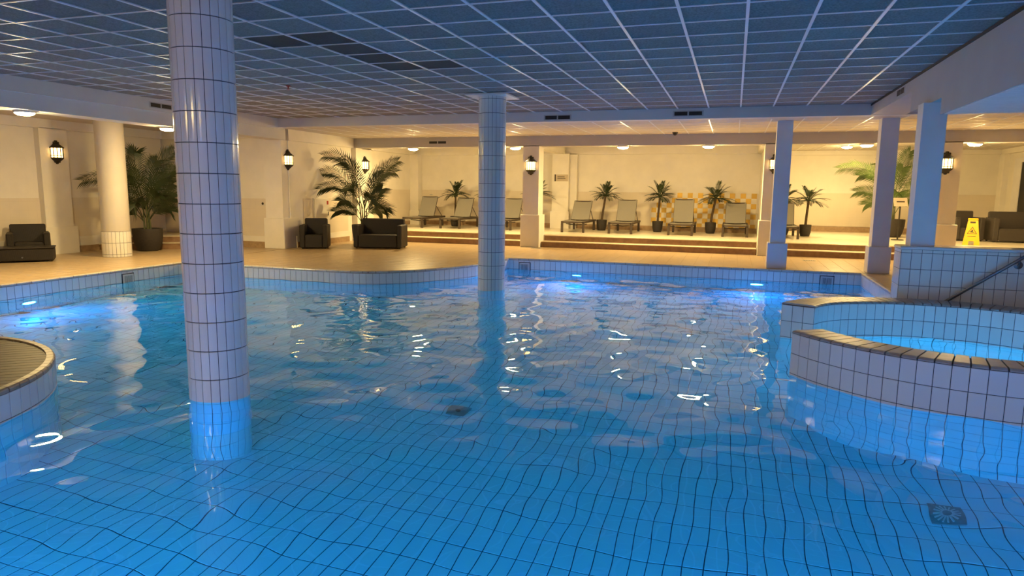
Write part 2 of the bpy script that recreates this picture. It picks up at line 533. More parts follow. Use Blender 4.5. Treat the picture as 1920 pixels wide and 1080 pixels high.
# ---- outer walls
wall_left = struct('wall_left', MB().box(-15.0, -14.75, -4, 14.8, 0, 3.1), 'plaster', 'warm plaster wall along the walkway behind the round column', 'wall')
MB().box(-14.75, -14.6, -4, 14.8, 2.80, 3.05).build('bulkhead', MT['plaster'], wall_left)
MB().box(-14.75, -14.738, -4, 14.8, .35, 1.27).build('wall_tiling', MT['wains_y'], wall_left)
MB().box(-14.75, -14.70, -4, 14.8, 0, .36).build('plinth', MT['plaster'], wall_left)
MB().box(-14.70, -14.685, -4, 14.8, 0, .14).build('skirting', MT['skirt'], wall_left)
pil = struct('pilaster_wall', MB().box(-14.75, -14.60, 11.28, 11.95, 0, 2.81), 'plaster', 'shallow plaster pilaster with a lantern behind the wicker footstool', 'pilaster')
MB().box(-14.75, -14.55, 11.22, 12.01, 0, .62).build('plinth', MT['plaster'], pil)

wall_end = struct('wall_end', MB().box(-15.0, -10.95, 14.85, 15.05, 0, 3.1), 'plaster', 'plaster end wall of the walkway next to the corner pillar', 'wall')
MB().box(-15.0, -11.4, 14.835, 14.85, .3, 1.27).build('wall_tiling', MT['wains'], wall_end)
MB().box(-15.0, -11.4, 14.80, 14.85, 0, .30).build('plinth', MT['plaster'], wall_end)
MB().box(-15.0, -11.4, 14.785, 14.80, 0, .16).build('skirting', MT['skirt'], wall_end)
MB().box(-15.0, -11.2, 14.70, 14.85, 2.80, 3.05).build('bulkhead', MT['plaster'], wall_end)

wall_side = struct('wall_side', MB().box(-11.2, -10.87, 15.0, 22.4, 0, 3.1), 'plaster', 'plaster side wall with a fire hose cabinet behind the wicker chairs', 'wall')
MB().box(-10.87, -10.78, 14.9, Y_ROW, Z_BEAM, 3.02).build('bulkhead', MT['plaster'], wall_side)
MB().box(-10.87, -10.858, 15.55, 17.75, .3, 1.27).build('wall_tiling', MT['wains_y'], wall_side)
MB().box(-10.87, -10.835, 15.2, 17.75, 0, .30).build('plinth', MT['plaster'], wall_side)
MB().box(-10.835, -10.82, 15.2, 17.75, 0, .15).build('skirting', MT['skirt'], wall_side)
MB().box(-10.87, -10.858, 18.9, Y_BACK, .45, 1.53).build('upper_tiling', MT['wains_y'], wall_side)
MB().box(-10.87, -10.72, 18.4, Y_BACK, 2.73, 3.0).build('alcove_bulkhead', MT['plaster'], wall_side)
MB().box(-10.87, -10.84, 18.9, Y_BACK, Z_PLAT, Z_PLAT + .13).build('alcove_skirting', MT['skirt'], wall_side)

wall_back = struct('wall_back', MB().box(-11.2, 1.1, Y_BACK, Y_BACK + .2, 0, 3.1), 'plaster', 'bright plaster back wall of the lounger alcoves', 'wall')
MB().box(-10.87, .7, Y_BACK - .15, Y_BACK, 2.73, 3.0).build('bulkhead', MT['plaster'], wall_back)
MB().box(-10.87, .7, Y_BACK - .012, Y_BACK, .45, 1.53).build('wall_tiling', MT['wains'], wall_back)
MB().box(-10.87, .7, Y_BACK - .03, Y_BACK, Z_PLAT, Z_PLAT + .15).build('skirting', MT['skirt'], wall_back)
# yellow and cream checker tiles
ts = .158
start = [5, 4, 1, 0, 0, 0, 0]
ny, nc = [], []
for r in range(7):
    for c in range(start[r], 20):
        x = -2.50 + ts * (c + .5); z = 1.53 - ts * (r + .5)
        M = frame((1, 0, 0), (0, 0, 1), (0, -1, 0), (x, Y_BACK - .013, z))
        (ny if (r + c) % 2 else nc).append((M, ts - .004, ts - .004))
lay(wall_back, 'yellow_tile', ny, MT['yellow'], th=.005)
lay(wall_back, 'cream_tile', nc, MT['cream'], th=.005)
# corner pier of the first alcove and the pier with the plaque
pier0 = struct('pier_corner', MB().box(-10.87, -10.55, 21.85, Y_BACK, Z_PLAT, 2.75), 'plaster', 'narrow plaster pier in the corner of the first lounger alcove', 'pier')
MB().box(-10.87, -10.50, 21.80, Y_BACK, Z_PLAT, .80).build('plinth', MT['plaster'], pier0)
pier1 = struct('pier_plaque', MB().box(-5.72, -5.17, 21.9, Y_BACK, Z_PLAT, 2.75).box(-5.17, -4.93, 22.05, Y_BACK, Z_PLAT, 2.75), 'plaster', 'plaster pier carrying a small plaque between two alcoves', 'pier')
MB().box(-5.76, -5.13, 21.86, 21.9, Z_PLAT, .88).build('plinth', MT['plaster'], pier1)
MB().box(-5.6, -5.3, Y_ROW + .42, 21.9, 2.73, 3.0).build('ceiling_rib', MT['plaster'], pier1)
# divider between the alcove with four loungers and the seating corner
wall_div = struct('wall_divider', MB().box(.72, 1.05, Y_ROW + .3, Y_BACK2, 0, 3.1), 'plaster', 'plaster dividing wall ending in a lantern pillar', 'wall')
MB().box(.60, .72, Y_ROW + .42, Y_BACK, 2.73, 3.0).build('bulkhead', MT['plaster'], wall_div)

wall_back2 = struct('wall_seating', MB().box(.9, 8.2, Y_BACK2, Y_BACK2 + .2, 0, 3.1), 'plaster', 'plaster back wall of the seating corner with low skirting', 'wall')
MB().box(1.05, 7.75, Y_BACK2 - .12, Y_BACK2, 2.79, 2.93).build('bulkhead', MT['plaster'], wall_back2)
MB().box(1.05, 7.75, Y_BACK2 - .012, Y_BACK2, .5, 1.57).build('wall_tiling', MT['wains'], wall_back2)
MB().box(1.05, 7.75, Y_BACK2 - .03, Y_BACK2, Z_PLAT, Z_PLAT + .17).build('skirting', MT['skirt'], wall_back2)
wall_right = struct('wall_right', MB().box(7.75, 8.0, 9.7, Y_BACK2, 0, 3.25), 'plaster', 'plaster side wall of the seating corner', 'wall')
MB().box(7.60, 7.75, Y_ROW, Y_BACK2, 2.79, 2.93).build('bulkhead', MT['plaster'], wall_right)
MB().box(7.6, 7.75, 24.1, Y_BACK2, Z_PLAT, 2.8).build('corner_pier', MT['plaster'], wall_right)
door = struct('door_1', MB().box(7.70, 7.76, 22.0, 23.0, Z_PLAT, 2.5), 'dark', 'dark doorway at the edge of the seating corner', 'door')
MB().box(7.68, 7.76, 23.0, 23.5, Z_PLAT, 2.62).box(7.68, 7.76, 21.8, 22.0, Z_PLAT, 2.62).box(7.68, 7.76, 22.0, 23.0, 2.5, 2.62).build('door_frame', MT['white'], door)
# shell behind and beside the viewer
struct('wall_near', MB().box(-15, 8.2, -4.2, -4, -.1, 3.4), 'plaster', 'plain wall behind the viewer', 'wall')
struct('wall_spa', MB().box(8.0, 8.2, -4.2, 9.7, -1.7, 3.4), 'plaster', 'plain wall beyond the spa', 'wall')

# ---- decks
PEN = [(-10.85, 11.27), (-8.4, 11.265)] + catmull([(-7.6, 11.26), (-7.0, 11.27), (-6.45, 11.40), (-5.82, 11.90), (-5.37, 12.65), (-5.08, 13.35), (-4.94, 14.1), (-4.90, 14.9)], 6)
deckb = MB()
deckb.prism([(-14.75, -4), (X_PL, -4), (X_PL, 14.9), (-14.75, 14.9)], -.25, -.004)
deckb.prism(PEN + [(-10.85, 14.9)], -.25, -.004)
deckb.prism([(-11.2, 14.9), (8, 14.9), (8, 18.2), (-11.2, 18.2)], -.25, -.004)
deckb.prism([(X_PR, 10.5), (8, 10.5), (8, 14.9), (X_PR, 14.9)], -.25, -.004)
deckb.prism([(X_PL, -4), (8, -4), (8, Y_PN), (X_PL, Y_PN)], -.25, -.004)
floor = deckb.build('floor', MT['deck_joint'])
tag(floor, 'beige tiled pool deck around the water', 'floor', kind='structure')

def clip(poly, a, b):
    """keep what lies left of a->b"""
    out = []
    def s(p): return (b[0] - a[0]) * (p[1] - a[1]) - (b[1] - a[1]) * (p[0] - a[0])
    for i, p in enumerate(poly):
        q = poly[(i + 1) % len(poly)]
        sp_, sq = s(p), s(q)
        if sp_ >= 0: out.append(p)
        if (sp_ >= 0) != (sq >= 0):
            t = sp_ / (sp_ - sq)
            out.append((p[0] + (q[0] - p[0]) * t, p[1] + (q[1] - p[1]) * t))
    return out
full, cut = [], []
def deck_cells(region, x0, y0, nx, ny, s=.3):
    for i in range(nx):
        for j in range(ny):
            q = [(x0 + s * i, y0 + s * j), (x0 + s * i + s, y0 + s * j), (x0 + s * i + s, y0 + s * j + s), (x0 + s * i, y0 + s * j + s)]
            p = q
            for k in range(len(region)):
                p = clip(p, region[k], region[(k + 1) % len(region)])
                if len(p) < 3: break
            if len(p) < 3: continue
            ar = abs(sum(p[k][0] * p[(k + 1) % len(p)][1] - p[(k + 1) % len(p)][0] * p[k][1] for k in range(len(p)))) / 2
            if ar > .98 * s * s:
                full.append((frame((1, 0, 0), (0, 1, 0), (0, 0, 1), (q[0][0] + s / 2, q[0][1] + s / 2, -.004)), s - .004, s - .004))
            elif ar > .004:
                cut.append(p)
CO = .07
pen_in = [(-10.85, 11.27 + CO)] + [(x - (CO if x > -7.3 else 0) * .75, y + CO * .8) for x, y in PEN[1:]] + [(-10.85, 14.97)]
deck_cells(pen_in, -10.95, 11.37, 22, 13)
deck_cells([(-11.2, 14.97), (8, 14.97), (8, 18.17), (-11.2, 18.17)], -11.25, 14.97, 65, 11)
deck_cells([(-14.70, 4), (X_PL - CO, 4), (X_PL - CO, 14.8), (-14.70, 14.8)], -14.82, 4, 14, 37)
deck_cells([(X_PR + CO, 10.5), (8, 10.5), (8, 14.97), (X_PR + CO, 14.97)], X_PR + CO, 10.47, 18, 15)
lay(floor, 'floor_tile', full, MT['deck'], th=.004)
mb = MB()
for p in cut: mb.prism(p, -.005, 0.0)
tag(mb.build('cut_floor_tile', MT['deck'], floor), kind='stuff')

# ---- lounge platform and its two steps
plat = MB().box(-11.0, 8.0, 18.5, Y_BACK2, .0, Z_PLAT).build('floor_lounge', MT['plat'])
tag(plat, 'raised cream tiled platform carrying the loungers and palms', 'floor', kind='structure')
def steps(x0, x1, label):
    o = MB().box(x0, x1, 18.17, 18.60, 0, .14).build('stair', MT['stone'])
    tag(o, label, 'steps', kind='structure')
    MB().cbox(x0, x1, 18.155, 18.50, .14, .162, .006).build('tread', MT['nosing'], o)
    MB().box(x0, x1, 18.485, 18.51, .16, .298).build('upper_riser', MT['stone'], o)
    MB().cbox(x0, x1, 18.47, 18.80, .298, .322, .006).build('upper_tread', MT['nosing'], o)
steps(-10.75, -5.62, 'two brown stone steps behind the wicker sofa')
steps(-5.02, .60, 'two brown stone steps in front of the four loungers')
steps(1.12, 4.35, 'two brown stone steps between the square white pillars')
steps(4.9, 8.0, 'two brown stone steps behind the tiled parapet')
# diagonal steps in the walkway corner
o = MB().prism([(-14.6, 12.62), (-12.55, 14.11), (-12.55, 14.80), (-14.6, 14.80)], 0, .14).build('corner_stair', MT['stone'])
tag(o, 'brown corner steps behind the tall potted palm in the walkway', 'steps', kind='structure')
MB().prism([(-14.62, 12.58), (-12.53, 14.10), (-12.53, 14.79), (-14.62, 14.79)], .14, .16).build('tread', MT['nosing'], o)
MB().prism([(-14.6, 12.92), (-12.65, 14.33), (-12.65, 14.79), (-14.6, 14.79)], .16, .295).build('upper_riser', MT['stone'], o)
MB().prism([(-14.62, 12.88), (-12.63, 14.33), (-12.63, 14.79), (-14.62, 14.79)], .295, .318).build('upper_tread', MT['nosing'], o)

# ---- pool basin: floor
pf = MB().box(X_PL - .2, 4.7, Y_PN - .2, Y_PF + .2, Z_FLOOR - .15, Z_FLOOR).build('floor_pool', MT['grout_pool'])
tag(pf, 'tiled floor of the pool seen through the water', 'floor', kind='structure')
items = []
for i in range(-86, 40):
    x = -.10 + .125 * i
    if not (X_PL < x < 4.6): continue
    for j in range(0, 60):
        y = .62 + .25 * j + .125
        if y > Y_PF: continue
        items.append((frame((1, 0, 0), (0, 1, 0), (0, 0, 1), (x, y, Z_FLOOR)), .1185, .2435))
lay(pf, 'floor_tile', items, MT['pool_tile'], th=.004, limit=300)

# ---- pool walls
ROWS = [(-.245, -.04)] + [(-.245 - .2055 * (k + 1), -.245 - .2055 * k) for k in range(7)]
def pool_wall(name, path, label, side, limit=300, cop=.25, first=None):
    mb = strip(MB(), path, Z_FLOOR - .1, -.012, .18, side)
    o = mb.build(name, MT['grout_pool'])
    tag(o, label, 'pool wall', kind='structure')
    it, pts = path_tiles(path, ROWS, .125, side=side)
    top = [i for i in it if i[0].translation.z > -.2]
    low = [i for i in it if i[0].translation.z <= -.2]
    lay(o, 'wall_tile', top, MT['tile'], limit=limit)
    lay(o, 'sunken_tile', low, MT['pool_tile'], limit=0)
    coping_run(o, resample(path, cop), MT['coping'], side=side)
    return o
pool_wall('wall_pool_left', [(X_PL, Y_PN), (X_PL, 11.27)], 'straight tiled pool wall along the walkway with one lit lamp', -1)
pool_wall('wall_pool_curve', PEN, 'curved tiled pool wall around the wicker seating peninsula', -1)
pool_wall('wall_pool_back', [(-4.90, Y_PF), (X_PR, Y_PF)], 'straight tiled pool wall below the lounger steps with two lit lamps', -1)
pool_wall('wall_pool_right', [(X_PR, Y_PF), (X_PR, 10.1)], 'short tiled pool wall beside the square pillar', -1)
pool_wall('wall_pool_near', [(4.6, Y_PN), (X_PL, Y_PN)], 'pool wall below the viewer', -1)
struct('wall_pool_spa', MB().box(4.6, 4.8, Y_PN, 10.3, Z_FLOOR, 0), 'pool_tile', 'pool wall beyond the spa', 'pool wall')

# ---- round island
IC, IR = np.array([-7.08, 3.05]), 1.89
ipath = [tuple(IC + IR * np.array([math.cos(a), math.sin(a)])) for a in np.linspace(0, 2 * PI, 97)]
isl = MB().prism(ipath[:-1], Z_FLOOR - .05, -.03).build('pool_island', MT['grout_pool'])
tag(isl, 'round tiled island with a wooden top standing in the pool', 'island', kind='structure')
it, pts = path_tiles(ipath, ROWS, .125, side=-1)
lay(isl, 'wall_tile', it, MT['tile'], limit=200)
coping_run(isl, resample(ipath, .125), MT['island_coping'], side=-1, depth=.06)
# teak boards across the top, clipped to the circle
bd = np.array([.785, .62]); bd = bd / np.linalg.norm(bd); bn = np.array([-bd[1], bd[0]])
rin = IR - .02
k = -1.78
while k < 1.78:
    a, b = k + .004, k + .098
    hw = min(math.sqrt(max(rin ** 2 - a * a, 0)), math.sqrt(max(rin ** 2 - b * b, 0)))
    if hw > .1:
        q = [IC + bd * -hw + bn * a, IC + bd * hw + bn * a, IC + bd * hw + bn * b, IC + bd * -hw + bn * b]
        MB().prism([tuple(p) for p in q], -.035, -.012).build('deck_board', MT['plank'], isl)
    k += .102
MB().lathe([(0, .02), (1.42, .02), (1.45, .005), (1.45, -.02)], 64, tuple(IC)).build('centre_disc', MT['hub'], isl)

# ---- water
def build_water():
    dx = .042
    xs = np.arange(X_PL - .02, 4.62, dx); ys = np.arange(Y_PN - .02, Y_PF + .03, dx)
    X, Y = np.meshgrid(xs, ys, indexing='ij')
    rng = np.random.default_rng(11)
    Zz = np.zeros_like(X)
    for lam, slope, n in ((1.7, .012, 7), (1.0, .016, 10), (.62, .018, 14), (.40, .017, 18), (.28, .010, 16)):
        for _ in range(n):
            l = lam * rng.uniform(.8, 1.25)
            th = rng.normal(1.9, .9) if rng.random() < .7 else rng.uniform(0, 2 * PI)
            kx, ky = 2 * PI / l * math.cos(th), 2 * PI / l * math.sin(th)
            A = slope * math.sqrt(2 / n) / (2 * PI / l)
            if lam < .5: A = A * (.45 + .55 * np.clip((Y - 4.0) / 4.0, 0, 1))
            Zz += A * np.sin(kx * X + ky * Y + rng.uniform(0, 2 * PI))
    far = np.clip((Y - 3.0) / 5.0, 0, 1)
    Zz *= (1.05 + .15 * far)
    Zz += .055 * np.exp(-((X - 2.42) ** 2 + (Y - 9.45) ** 2) / .16 ** 2)
    Zz += Z_WATER
    # faces inside the pool outline
    cx, cy = (X[:-1, :-1] + X[1:, 1:]) / 2, (Y[:-1, :-1] + Y[1:, 1:]) / 2
    keep = (cx > X_PL) & (cy > Y_PN) & (cy < Y_PF)
    keep &= ~((cx > X_PR + .01) & (cy > 10.3))
    keep &= (np.hypot(cx - IC[0], cy - IC[1]) > IR - .05)
    px_, py_ = np.array(PEN).T
    lim = np.interp(cx, px_[np.argsort(px_)], py_[np.argsort(px_)], right=99)
    keep &= ~((cx < -4.9) & (cy > lim + .06))
    nx, ny = X.shape
    idx = np.arange(nx * ny).reshape(nx, ny)
    q = np.stack([idx[:-1, :-1], idx[1:, :-1], idx[1:, 1:], idx[:-1, 1:]], -1)[keep]
    used, inv = np.unique(q, return_inverse=True)
    V = np.stack([X.ravel(), Y.ravel(), Zz.ravel()], -1)[used]
    Fc = inv.reshape(-1, 4)
    me = bpy.data.meshes.new('pool_water')
    me.vertices.add(len(V)); me.vertices.foreach_set('co', V.ravel())
    me.loops.add(Fc.size); me.loops.foreach_set('vertex_index', Fc.ravel())
    me.polygons.add(len(Fc)); me.polygons.foreach_set('loop_start', np.arange(0, Fc.size, 4))
    me.polygons.foreach_set('use_smooth', np.ones(len(Fc), bool))
    me.materials.append(MT['water'])
    me.update(calc_edges=True); me.validate()
    return tag(link('pool_water', me), 'clear rippling pool water glowing blue', 'water', kind='stuff')
build_water()

# ---- round spa: near arc and far arc
SC = np.array([2.443, 8.306])
def pol(r, deg): return SC + r * np.array([math.cos(math.radians(deg)), math.sin(math.radians(deg))])
spa = empty('spa_basin', (0, 0, 0))
tag(spa, 'round spa with curved tiled walls, tan coping and an opening to the pool', 'spa', kind='structure')
SROWS = [(-.03, .174)] + [(-.03 - .205 * (k + 1), -.03 - .205 * k) for k in range(8)]
SROWS = [r for r in SROWS if r[1] > Z_FLOOR]
near_o = [pol(2.106, a) for a in np.linspace(210.6, 372, 110)]
near_i = [pol(1.745, a) for a in np.linspace(210.6, 372, 110)]
fa_a = np.array([0, 30, 54, 69, 86, 101, 122, 127.5, 138, 145, 156.2])
fa_r = np.array([1.55, 1.44, 1.39, 1.375, 1.35, 1.40, 1.45, 1.485, 1.545, 1.56, 1.565])
def far_r(a):
    w_ = np.array([-6, -3, 0, 3, 6]); return float(np.mean(np.interp(a + w_, fa_a, fa_r)))
angs = np.linspace(12, 156.2, 110)
far_i = [pol(far_r(a), a) for a in angs]
far_o = [pol(far_r(a) + .395, a) for a in angs]
def arc_wall(name, outer, inner):
    mb = MB()
    for i in range(len(outer) - 1):
        q = [tuple(outer[i]), tuple(outer[i + 1]), tuple(inner[i + 1]), tuple(inner[i])]
        ar = sum(q[k][0] * q[(k + 1) % 4][1] - q[(k + 1) % 4][0] * q[k][1] for k in range(4))
        if ar < 0: q = q[::-1]
        mb.prism(q, Z_FLOOR - .02, .180)
    return mb.build(name, MT['grout'], spa)
arc_wall('near_wall_core', near_o, near_i)
arc_wall('far_wall_core', far_o, far_i)
its = []
its += path_tiles([tuple(p) for p in near_o], SROWS, .127, side=-1)[0]
its += path_tiles([tuple(p) for p in near_i], SROWS, .125, side=1)[0]
its += path_tiles([tuple(p) for p in far_i], SROWS, .118, side=1)[0]
its += path_tiles([tuple(p) for p in far_o], SROWS, .127, side=-1)[0]
its += path_tiles([tuple(far_i[-1]), tuple(far_o[-1])], SROWS, .13, side=1)[0]
its += path_tiles([tuple(near_o[0]), tuple(near_i[0])], SROWS, .12, side=1)[0]
lay(spa, 'wall_tile', its, MT['tile'], limit=300)
def spa_coping(outer, inner, step):
    a = resample([tuple(p) for p in outer], step); n = len(a) - 1
    L = len(inner)
    b = []
    P = [np.array(p) for p in inner]
    d = [0.0]
    for u, v in zip(P, P[1:]): d.append(d[-1] + np.linalg.norm(v - u))
    for k in range(n + 1):
        s = d[-1] * k / n; i = min(max(np.searchsorted(d, s) - 1, 0), L - 2)
        f = (s - d[i]) / (d[i + 1] - d[i]); b.append(P[i] + (P[i + 1] - P[i]) * f)
    for k in range(n):
        vs = []
        for o_, i_, s in ((a[k], b[k], 1), (a[k + 1], b[k + 1], -1)):
            t = a[k + 1] - a[k]; t = t / np.linalg.norm(t) * .0065 * s
            ax = (i_ - o_); W = np.linalg.norm(ax); ax = ax / W
            for q, z in ((-.009, .178), (-.009, .186), (.006, .199), (.03, .203), (W - .03, .203), (W - .006, .199), (W + .009, .186), (W + .009, .178)):
                p = o_ + ax * q + t
                vs.append((p[0], p[1], z))
        fs = [(i, (i + 1) % 8, 8 + (i + 1) % 8, 8 + i) for i in range(8)] + [tuple(range(8))[::-1], tuple(range(8, 16))]
        o = MB().add(vs, fs).build('coping_tile', MT['spa_coping'], spa)
        o.data.validate()
spa_coping(near_o, near_i, .127)
spa_coping(far_o, far_i, .127)

# ---- tiled parapet with handrail behind the spa
par = MB().box(2.145, 4.7, 10.125, 10.50, Z_FLOOR, .83).build('wall_parapet', MT['grout'])
tag(par, 'white tiled parapet behind the spa carrying a square pillar', 'parapet', kind='structure')
PR = [(.583, .80), (.366, .583), (.149, .366), (-.068, .149)]
its = path_tiles([(2.145, 10.125), (4.7, 10.125)], PR + [(.80, .845)], .12, side=-1)[0]
its += path_tiles([(2.145, 10.50), (2.145, 10.125)], PR + [(.80, .845)], .12, side=-1)[0]
lay(par, 'wall_tile', its, MT['tile'], limit=200)
MB().cbox(2.13, 4.7, 10.11, 10.52, .845, .885, .012).build('cap', MT['tile'], par)
rail = empty('handrail', (2.6, 10.04, 0))
tag(rail, 'sloping round steel handrail on the tiled parapet', 'handrail')
MB().tube([(.05, 0, .16), (1.75, 0, 1.45)], .021, 12).build('rail', MT['steel'], rail, True)
for xx in (.87,):
    zz = .69
    MB().tube([(xx, .085, zz), (xx, .045, zz), (xx - .01, .005, zz + .075)], .011, 8).build('bracket', MT['steel'], rail, True)
    MB().lathe([(0, .0), (.05, .0), (.05, .012), (.02, .02), (0, .02)], 20, M=Matrix.Translation((xx, .085, zz)) @ Matrix.Rotation(PI / 2, 4, 'X')).build('rosette', MT['steel'], rail)

# ---- tiled round columns
def tiled_column(cx, cy, label):
    R = .240
    o = MB().lathe([(R, Z_FLOOR), (R, Z_CEIL + .02)], 44, (0, 0)).build('tiled_column', MT['grout'], None, True)
    o.location = (cx, cy, 0)
    tag(o, label, 'column', kind='structure')
    n, step = 22, 2 * PI / 22
    ga = .005 / .245
    def cm(z0, z1, water):
        key = ('col', round(z1 - z0, 3), water)
        if key not in _tm:
            mb = MB(); h = (z1 - z0 - .005) / 2
            vs = []
            K = 4
            for i in range(K + 1):
                a = -step / 2 + ga / 2 + (step - ga) * i / K
                for rr, zz in ((R - .001, -h), (R + .006, -h + .002), (R + .006, h - .002), (R - .001, h)):
                    vs.append((rr * math.cos(a), rr * math.sin(a), zz))
            fs = []
            for i in range(K):
                for j in range(3):
                    fs.append((i * 4 + j, (i + 1) * 4 + j, (i + 1) * 4 + j + 1, i * 4 + j + 1))
            fs += [(0, 1, 2, 3), (K * 4 + 3, K * 4 + 2, K * 4 + 1, K * 4)]
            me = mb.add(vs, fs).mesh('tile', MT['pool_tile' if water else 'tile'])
            _tm[key] = me
        return _tm[key]
    base = math.atan2(-cy, -cx)
    rest = MB()
    zs = [-.05 + .2455 * k for k in range(-7, 14)]
    zs = [max(zs[0], Z_FLOOR)] + [z for z in zs[1:] if z < Z_CEIL] + [Z_CEIL]
    for z0, z1 in zip(zs, zs[1:]):
        if z1 - z0 < .02: continue
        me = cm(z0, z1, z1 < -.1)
        for k in range(n):
            a = base + step * (k + .5)
            M = Matrix.Translation((0, 0, (z0 + z1) / 2)) @ Matrix.Rotation(a, 4, 'Z')
            c = (cx + R * math.cos(a), cy + R * math.sin(a), (z0 + z1) / 2)
            q = px(c)
            face = math.cos(a - base)
            if face > .02 and q and -60 < q[1] < 1100 and z1 > -.9:
                link('column_tile', me, o, M)
            else:
                rest.add([M @ v.co for v in me.vertices], [tuple(p.vertices) for p in me.polygons])
    tag(rest.build('column_tile_field', MT['tile'], o), kind='stuff')
    return o
tiled_column(-4.207, 4.711, 'large white tiled round column standing nearest in the pool')
c2 = tiled_column(-4.182, 11.71, 'slim looking tiled round column further back under a square ceiling plate')
MB().box(-.38, .38, -.38, .38, Z_CEIL - .03, Z_CEIL - .004).build('ceiling_plate', MT['white'], c2)

# ---- plain round column on the walkway
rc = MB().lathe([(.285, .56), (.285, 3.0)], 40).build('round_column', MT['column'], None, True)
rc.location = (-13.02, 11.66, 0)
tag(rc, 'smooth round plaster column with a tiled foot on the walkway', 'column', kind='structure')
MB().lathe([(.285, 0), (.285, .565)], 40).build('foot_core', MT['grout'], rc, True)
for r_, (z0, z1) in enumerate([(0, .06), (.06, .31), (.31, .56)]):
    for k in range(24):
        a0, a1 = 2 * PI * k / 24 + .012, 2 * PI * (k + 1) / 24 - .012
        mb = MB(); vs = []
        for a in (a0, (a0 + a1) / 2, a1):
            for rr, zz in ((.284, z0 + .004), (.292, z0 + .005), (.292, z1 - .003), (.284, z1 - .002)):
                vs.append((rr * math.cos(a), rr * math.sin(a), zz))
        fs = [(i * 4 + j, (i + 1) * 4 + j, (i + 1) * 4 + j + 1, i * 4 + j + 1) for i in range(2) for j in range(3)] + [(0, 1, 2, 3), (11, 10, 9, 8)]
        mb.add(vs, fs).build('column_tile', MT['tile'], rc)

# ---- pillars in the lantern row and square white pillars
def pillar(name, x0, x1, y0, y1, z1, m, label, zb=.88, z0=0.0, out=.045):
    o = MB().box(x0, x1, y0, y1, z0, z1).build(name, MT[m])
    tag(o, label, 'pillar', kind='structure')
    if zb: MB().cbox(x0 - out, x1 + out, y0 - out, y1 + out, z0, zb, .008).build('plinth', MT[m], o)
    return o
pillar('lantern_pillar', -11.42, -10.90, 14.74, 15.3, 2.76, 'plaster', 'corner pillar with a lantern beside the wicker armchair', .78, out=.045)
pillar('lantern_pillar', -11.15, -10.72, Y_ROW, 18.95, 2.76, 'plaster', 'pillar with a lantern behind the tall central palm', .88, out=.03)
pillar('lantern_pillar', -5.54, -5.09, Y_ROW, 18.5, 2.76, 'plaster', 'pillar with a lantern between the two stone stairs', .89)
pillar('lantern_pillar', .66, 1.10, Y_ROW, 18.5, 2.76, 'plaster', 'lantern pillar half hidden behind a square white pillar', .88)
pillar('lantern_pillar', 4.38, 4.86, Y_ROW, 18.5, 2.76, 'plaster', 'tan pillar with a lantern behind the tiled parapet', .88)
pillar('square_pillar', .76, 1.06, 15.12, 15.44, Z_LOW, 'white', 'square white pillar on the pool edge in front of a lantern', .53)
pillar('square_pillar', 2.64, 2.95, 14.99, 15.30, Z_LOW + .01, 'white', 'square white pillar on the pool corner beside the tiled parapet', .53)
pillar('square_pillar', 2.26, 2.54, 10.20, 10.48, 2.735, 'white', 'thick square white pillar standing on the tiled parapet', 0, z0=.885)

# ================================================================== OBJECTS
# ---- ceiling disc lamps
def disc_lamp(x, y, z, label, m='disc'):
    o = empty('ceiling_lamp', (x, y, z))
    tag(o, label, 'lamp', 'round ceiling lamps')
    MB().lathe([(0, 0), (.15, 0), (.155, -.012), (.15, -.036), (.14, -.036)], 28).build('housing', MT['white'], o, True)
    MB().lathe([(.14, -.028), (.13, -.05), (.095, -.068), (.05, -.077), (0, -.08)], 28).build('diffuser', MT[m], o, True)
for x, y, z, l in ((-10.98, 8.28, Z_BEAM, 'largest round ceiling lamp under the walkway beam'),
                   (-10.98, 11.22, Z_BEAM, 'round ceiling lamp next to the big tiled column'),
                   (-7.6, -1.3, Z_BEAM, 'first added round fill lamp behind the viewer'),  # this row is unseen, added to warm the surfaces facing the viewer
                   (-4.6, -1.3, Z_BEAM, 'second added round fill lamp behind the viewer'),
                   (-1.6, -1.3, Z_BEAM, 'third added round fill lamp behind the viewer'),
                   (1.4, -1.3, Z_BEAM, 'fourth added round fill lamp behind the viewer'),
                   (-8.95, 18.24, Z_BEAM, 'round ceiling lamp just right of the tall central palm'),
                   (-5.83, 18.24, Z_BEAM, 'round ceiling lamp between the far tiled column and a lantern'),
                   (-2.86, 18.24, Z_BEAM, 'round ceiling lamp above the first of the four loungers'),
                   (-.69, 18.24, Z_BEAM, 'round ceiling lamp above the yellow checkered wall'),
                   (3.02, 22.0, 2.93, 'round ceiling lamp hanging deepest in the seating corner'),
                   (2.93, 18.24, Z_BEAM, 'round ceiling lamp beside the square pool corner pillar'),
                   (5.15, 18.24, Z_BEAM, 'round ceiling lamp above the tan lantern pillar')):
    disc_lamp(x, y, z, l, 'disc_fill' if y < 0 else 'disc')

